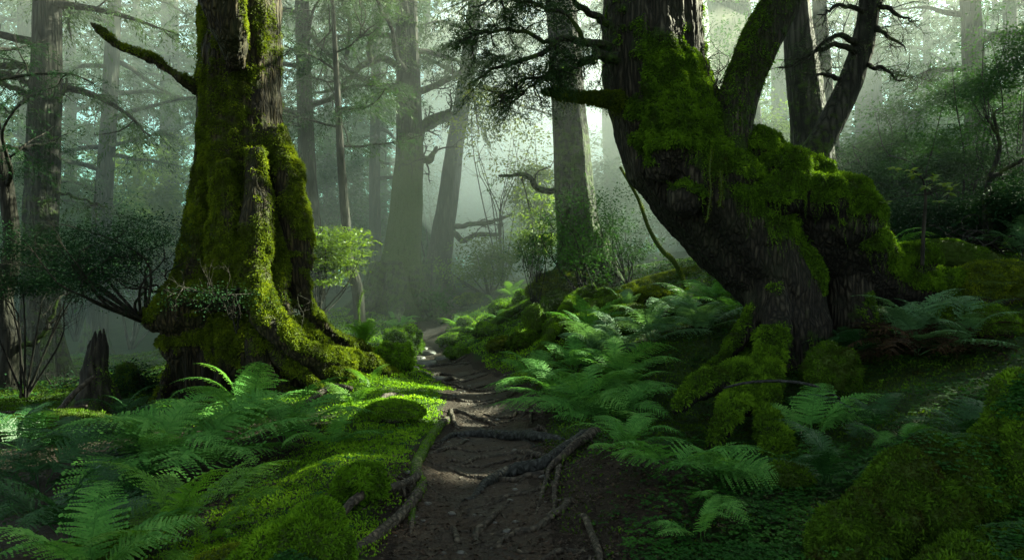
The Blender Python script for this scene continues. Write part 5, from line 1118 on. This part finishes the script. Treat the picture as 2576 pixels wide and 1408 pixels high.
# stone steps
def step(label, u, v, wpx, hpx, seed):
    g = G(u, v); rx = wpx/2/F*g[1]; mb = MB(); ball(mb, (0, 0, 0), 1, 14, (rx, rx*.9, hpx/F*g[1]), wob=.22, seed=seed)
    v_, q, t = mb.arrays(); v_[:, 2] = np.minimum(v_[:, 2], hpx/F*g[1]*.7)
    o = MB().add(v_, q).obj('stepping_stone', M['stone'], smooth=True, origin=(0, 0, 0)); o.location = tuple(g+V3(0, 0, .0)); tag(o, label, 'stone', 'flat stones stepping up the path')
step('widest dark flat stone step on the path', 1068, 918, 66, 16, 1); step('pale small stone at the left end of the steps', 1040, 930, 34, 12, 2); step('upper stone step below the bend of the path', 1075, 893, 50, 14, 3)
step('small wet stone above the widest step', 1052, 904, 40, 12, 4); step('low stone on the right of the steps', 1112, 905, 40, 12, 5); step('topmost small stone where the path bends', 1060, 880, 36, 11, 6); step('flat stone between the two dark cross roots', 1100, 955, 44, 9, 7)
print('rocks roots', round(time.time()-T0, 1))

# ------------------------------------------------------------------ sapling, vine and small plants
def sapling():
    b = on(*(P(2325, 660, 7.4)[:2])); b = P(2320, 665, 7.5); o = empty('sapling', tuple(b), 'thin sapling with a few bright leaves rising from the mossy arm', 'sapling'); og = b
    wd = MB(); fo = MB()
    s = np.array([P(2320, 668, 7.5), P(2322, 600, 7.5), P(2326, 540, 7.5), P(2328, 490, 7.5), P(2320, 450, 7.5), P(2300, 432, 7.4)])
    tube(wd, s, [.022, .02, .018, .014, .009, .005], 8, 30, wob=.15)
    for u, v, Y in [(2250, 425, 7.3), (2290, 428, 7.3), (2330, 470, 7.3), (2375, 465, 7.3), (2390, 485, 7.3), (2345, 450, 7.3), (2360, 505, 7.4), (2225, 510, 7.4), (2300, 440, 7.2), (2352, 445, 7.6), (2395, 470, 7.5)]:
        t = P(u, v, Y); a = s[3 if v > 455 else 4]; br = spline(np.array([a, (a+t)/2+V3(0, 0, .03), t]), 6); tube(wd, br, np.linspace(.006, .003, 6), 4, 8)
        k = 8; an = np.linspace(0, 2*math.pi, k, endpoint=False)+R.random()
        d = np.column_stack([np.cos(an), np.sin(an), R.normal(size=k)*.3-.1]); kites(fo, np.tile(t, (k, 1)), d, V3(0, -.5, 1)+R.normal(size=(k, 3))*.3, .085, .042, bend=.05)
    wd.obj('stem', M['bark_dark'], o, origin=og); fo.obj('foliage', M['leaf_lit'], o, origin=og)
sapling()
def bare_tree():
    b = on(*(P(2490, 600, 11)[:2])); o = empty('dead_tree', tuple(b), 'small crooked dark tree with bare sinuous branches near the right edge', 'tree'); og = b
    wd = MB()
    def T(rows): 
        p = spline(np.array([P(a, c, d) for a, c, d, _ in rows]), 18)+R.normal(size=(18, 3))*.01; tube(wd, p, np.interp(np.linspace(0, 1, 18), np.linspace(0, 1, len(rows)), [r/F*d for _, _, d, r in rows]), 8, 26, wob=.2, mask=.4); twigs(wd, p, .008, 5, .4, 2, 3)
    T([(2490, 600, 11, 13), (2480, 520, 11, 10), (2490, 450, 11, 8), (2515, 380, 11, 6), (2510, 330, 11, 5), (2500, 290, 11, 4), (2520, 270, 11, 2)]); T([(2490, 450, 11, 6), (2540, 420, 10.8, 5), (2600, 390, 10.6, 3)]); T([(2508, 340, 11, 4), (2490, 310, 11, 3), (2480, 290, 11, 2)])
    # tangle of dead roots
    for k in range(26):
        q = wander(P(2400+R.random()*140, 600+R.random()*20, 10.8), (R.normal(), R.normal()*.5, .6), .7+.5*R.random(), 9, .6, .5); tube(wd, q, np.linspace(.016, .005, 9), 5, 16)
    wd.obj('trunk', M['bark'], o, origin=og)
bare_tree()
def vine(label, rows, mt='moss'):
    p = np.array([P(a, b, c) for a, b, c in rows]); o = empty('vine', tuple(p[0]), label, 'vine'); mb = MB(); s = tube(mb, p, [.008]*len(p), 6, 40, wob=.3, mask=.6); mb.obj('stem', M['root'], o, origin=p[0])
    fo = MB(); c = s[R.integers(0, 40, 260), :3]+R.normal(size=(260, 3))*.012; kites(fo, c, R.normal(size=(260, 3)), R.normal(size=(260, 3)), .022, .01); fo.obj('moss', M[mt], o, origin=p[0])
vine('thin mossy stem hanging beside the thin crooked trunk', [(905, 815, 10.8), (903, 780, 10.8), (908, 750, 10.8), (915, 730, 10.8)], 'moss_bright')
vine('mossy tendril hanging from the bent trunk of the twisted tree', [(1790, 380, 7.3), (1785, 430, 7.25), (1788, 480, 7.22), (1782, 530, 7.2), (1778, 555, 7.2)], 'moss')
vine('slender mossy tendril hanging right beside the other on the twisted trunk', [(1812, 430, 7.2), (1815, 480, 7.15), (1810, 520, 7.15)], 'moss')

# ------------------------------------------------------------------ ground cover
def field(n, ylo, yhi, power=1.6, ulo=-500, uhi=3150):
    """points on the ground, thicker near the front"""
    Y = ylo*(yhi/ylo)**(R.random(n)**power); u = ulo+(uhi-ulo)*R.random(n); x = (u-CX)/F*Y
    return x, Y
def gnorm(x, y):
    e = .05; a = H(x+e, y); b = H(x-e, y); c = H(x, y+e); d = H(x, y-e); return unit(np.column_stack([-(a-b)/(2*e), -(c-d)/(2*e), np.ones(len(x))]))
def carpet():
    # bright moss on the left bank and the sunlit centre bank, deeper elsewhere
    N = 620000; x, y = field(N, 3.1, 17, 1.0)
    pd = pathd(x, y); q = np.column_stack([x, y, 0*x]); f = fbm(q*1.2, 3, 61); f2 = fbm(q*5, 3, 62)
    leftb = (x < -.2)&(x > -2.4-.25*(y-4))
    cen = (y > 9)&(x < 1.5+.1*(y-9))&(x > -4.5)
    right = ~(leftb|cen)
    pr = np.where(leftb, .95-.85*sstep(.9, 1.7, pd+.4*f)*sstep(8.5, 7, y), np.where(cen, .85, .28+.45*f+.25*sstep(6, 9, y)))
    pr = pr*(1-.93*sstep(-1.45, -2.1, x+.3*f)*sstep(7.6, 6.8, y)); pr = pr*sstep(.0, .14, pd+.22*f+.1*f2)
    pr = pr*np.clip(y/7, .75, 1)
    bare = np.exp(-((x-.85)/.8)**2-((y-4.4)/1.3)**2); pr = pr*(1-.95*bare)
    keep = R.random(N) < pr; x, y, br = x[keep], y[keep], (leftb|cen)[keep]; f2 = f2[keep]; f = f[keep]
    z = H(x, y); p = np.column_stack([x, y, z]); 
    L = .011+.0022*y; k = len(x)
    d = np.column_stack([R.normal(size=k)*.8, R.normal(size=k)*.8, .35+R.random(k)*.9])
    p[:, 2] += np.maximum(0, .02*f2+.012)+.005*y*R.random(k)*.4
    var = np.clip(.5+.8*f2+.2*R.normal(size=k), 0, 1)
    for s, nm, mt in ((br, 'moss_carpet', 'moss_bright'), (~br, 'moss_carpet', 'moss_deep')):
        mb = MB(); kites(mb, p[s], d[s], V3(0, 0, 1)+R.normal(size=(s.sum(), 3))*.6, (L*(.6+.8*R.random(k)))[s], (L*.55)[s], var[s], bend=.1)
        o = mb.obj(nm, M[mt]); tag(o, 'bright moss carpet covering the banks beside the path' if mt == 'moss_bright' else 'dark moss patches covering the shaded forest floor', 'moss', kind='stuff')
carpet(); print('carpet', round(time.time()-T0, 1))
def clover():
    N = 210000; x, y = field(N, 2.8, 19, 1.0); pd = pathd(x, y); q = np.column_stack([x, y, 0*x]); f = fbm(q*1.1+4, 3, 71); f2 = fbm(q*4, 2, 72)
    right = x > .4; near = sstep(9, 4, y)
    pr = np.where(right, .25+.9*f+.35*np.exp(-((x-1.3)/.8)**2-((y-3.8)/.9)**2)*1.6, .10+.7*f)*(.6+.4*near)*sstep(.12, .35, pd+.2*f2)
    bare = np.exp(-((x-.65)/.55)**2-((y-4.6)/1.2)**2); pr = pr*(1-.92*bare)
    pr = np.where((~right)&(x > -1.2)&(y < 7), pr*.35, pr); pr = pr*(1-.88*sstep(-1.6, -2.3, x)*sstep(7.6, 6.8, y))
    keep = R.random(N) < pr; x, y = x[keep], y[keep]; k = len(x); z = H(x, y); h = .02+.05*R.random(k)
    c = np.column_stack([x, y, z+h]); mb = MB(); a0 = R.random(k)*6.28; tilt = R.normal(size=(k, 3))*.28+V3(0, 0, 1); var = np.clip(.5+fbm(c*3, 2, 73)+R.normal(size=k)*.15, 0, 1)
    L = (.010+.026*R.random(k)**2.2)*np.clip(y/4.5, .9, 3.2)
    for j in range(3):
        a = a0+j*2.094; d = np.column_stack([np.cos(a), np.sin(a), -.1+0*a]); kites(mb, c, d, tilt, L, L*.85, var, bend=.05, mid=.62)
    o = mb.obj('ground_cover_plants', M['clover']); tag(o, 'small three-lobed green leaves carpeting the forest floor', 'ground cover', kind='stuff')
clover()
def litter():
    N = 60000; x, y = field(N, 2.8, 11, 1.2, 300, 2500); pd = pathd(x, y); f = fbm(np.column_stack([x, y, 0*x])*2, 3, 81)
    bare = np.exp(-((x-.75)/.8)**2-((y-4.4)/1.4)**2)
    lp = np.exp(-((x+1.55)/.55)**2-((y-4.15)/.5)**2)*.9
    pr = np.where(pd < 0, .34+.35*f+.35*sstep(6, 3.6, y)+.25*sstep(-.3, 0, pd), .22+bare*.8+.2*f+lp); keep = R.random(N) < pr
    x, y = x[keep], y[keep]; k = len(x); z = H(x, y)+.010+.008*R.random(k); c = np.column_stack([x, y, z]); mb = MB()
    h = k*3//5; a = R.random(k)*6.28; d = np.column_stack([np.cos(a), np.sin(a), R.normal(size=k)*.18]); n = V3(0, 0, 1)+R.normal(size=(k, 3))*.3
    kites(mb, c[:h], d[:h], n[:h], .022+.025*R.random(h), .008+.009*R.random(h), bend=.15)
    kites(mb, c[h:], d[h:], n[h:], .03+.05*R.random(k-h), .0025, bend=.06)
    o = mb.obj('leaf_litter', M['litter']); tag(o, 'brown fallen leaves and needles scattered over soil and path', 'leaf litter', kind='stuff')
litter(); print('cover', round(time.time()-T0, 1))

def pebbles():
    N = 380; x, y = field(N, 3.0, 13, 1.0, 900, 1700); pd = pathd(x, y); k_ = (pd < .05)&(R.random(N) < .8); x, y = x[k_], y[k_]; z = H(x, y); mb = MB()
    for a, b, c in zip(x, y, z):
        r = .008+.022*R.random()**3; ball(mb, (a, b, c+.008), r, 4, (1.2, 1, .55), wob=.5, seed=int(a*977) % 50)
    tag(mb.obj('pebbles', M['stone']), 'small dark stones pressed into the trodden path', 'pebbles', kind='stuff')
pebbles()
# ------------------------------------------------------------------ mist, light, camera
def mist_mat(name, dens, col, aniso, ab=(1, 1, 1), abd=0.0):
    m, nt, N, L = mat(name); v = N.new('ShaderNodeVolumeScatter'); v.inputs['Color'].default_value = (*col, 1); v.inputs['Density'].default_value = dens; v.inputs['Anisotropy'].default_value = aniso
    w_ = N.new('ShaderNodeVolumeAbsorption'); w_.inputs['Color'].default_value = (*ab, 1); w_.inputs['Density'].default_value = abd
    ad = N.new('ShaderNodeAddShader'); L.new(v.outputs[0], ad.inputs[0]); L.new(w_.outputs[0], ad.inputs[1])
    o = N.new('ShaderNodeOutputMaterial'); L.new(ad.outputs[0], o.inputs['Volume']); return m
def box_mist(lo, hi, dens, col, aniso):
    m = mist_mat('mist_air', dens, col, aniso, (.10, .80, .74), .013)
    mb = MB(); x0, y0, z0 = lo; x1, y1, z1 = hi
    mb.add([(x, y, z) for x in (x0, x1) for y in (y0, y1) for z in (z0, z1)], [(0, 1, 3, 2), (4, 6, 7, 5), (0, 4, 5, 1), (2, 3, 7, 6), (0, 2, 6, 4), (1, 5, 7, 3)])
    ob = mb.obj('mist', m, smooth=False); tag(ob, 'pale mist hanging among the trees behind the first trunks', 'mist', kind='stuff'); return ob
box_mist((-75, 11, -3), (75, 110, 13), .0098, (.92, 1, .97), .2)

gm = mist_mat('mist_glade', .044, (1, 1, .98), .0, (.9, .98, .5), .004)
for k, r_ in enumerate((3.8, 5.2, 6.6)):
    mb = MB(); ball(mb, (0, 0, 0), 1, 16, (r_, r_*.9, r_*.95), wob=.3, seed=3+k)
    bm_ = mb.obj('mist', gm); bm_.location = P(1400, 360, 28)+V3(.3*k, 0, -.2*k); tag(bm_, 'brighter patch of mist glowing in the glade behind the leaning trunk', 'mist', kind='stuff')
bm_ = mb.obj('mist', mist_mat('mist_glade', .16, (1, .99, .80), .2)); bm_.location = P(1440, 340, 25); tag(bm_, 'brighter patch of mist glowing in the glade behind the leaning trunk', 'mist', kind='stuff')
w = bpy.data.worlds.new('World'); sc.world = w; w.use_nodes = True; nt = w.node_tree; nt.nodes.clear()
sky = nt.nodes.new('ShaderNodeTexSky'); sky.sky_type = 'NISHITA'; sky.sun_disc = False; sky.sun_elevation = SUN_EL; sky.sun_rotation = SUN_AZ; sky.air_density = 1.0; sky.dust_density = .6; sky.ozone_density = .2
bg = nt.nodes.new('ShaderNodeBackground'); bg.inputs['Strength'].default_value = .34
out = nt.nodes.new('ShaderNodeOutputWorld'); tn = nt.nodes.new('ShaderNodeMix'); tn.data_type = 'RGBA'; tn.blend_type = 'MULTIPLY'; tn.inputs[0].default_value = 1; tn.inputs[7].default_value = (.88, 1.0, .90, 1); hs = nt.nodes.new('ShaderNodeHueSaturation'); hs.inputs['Saturation'].default_value = .42; nt.links.new(sky.outputs[0], hs.inputs['Color']); nt.links.new(hs.outputs[0], tn.inputs[6]); nt.links.new(tn.outputs[2], bg.inputs[0]); nt.links.new(bg.outputs[0], out.inputs[0])
sl = bpy.data.lights.new('sun', 'SUN'); sl.energy = 42; sl.angle = math.radians(.53); sl.color = (1, .92, .66)
so = bpy.data.objects.new('sun', sl); COL.objects.link(so)
from mathutils import Vector
dirv = Vector((math.sin(SUN_AZ)*math.cos(SUN_EL), math.cos(SUN_AZ)*math.cos(SUN_EL), math.sin(SUN_EL)))
so.rotation_euler = (-dirv).to_track_quat('-Z', 'Y').to_euler()
cam = bpy.data.cameras.new('camera'); cam.lens = 24; cam.sensor_width = 36; cam.clip_end = 2000; cam.clip_start = .05
co = bpy.data.objects.new('camera', cam); COL.objects.link(co); co.location = (0, 0, EYE); co.rotation_euler = (math.radians(90), 0, 0); sc.camera = co
sc.view_settings.view_transform = 'Standard'; sc.view_settings.look = 'None'; sc.view_settings.exposure = 0; sc.view_settings.gamma = 1
cy = sc.cycles
cy.use_denoising = True
try: cy.denoiser = 'OPENIMAGEDENOISE'; cy.denoising_input_passes = 'RGB_ALBEDO_NORMAL'; cy.denoising_prefilter = 'ACCURATE'
except Exception as e: print(e)
cy.max_bounces = 6; cy.diffuse_bounces = 3; cy.glossy_bounces = 2; cy.transmission_bounces = 3; cy.volume_bounces = 3; cy.transparent_max_bounces = 8
cy.sample_clamp_indirect = 4; cy.use_adaptive_sampling = True; cy.adaptive_threshold = .02
print('done', round(time.time()-T0, 1))
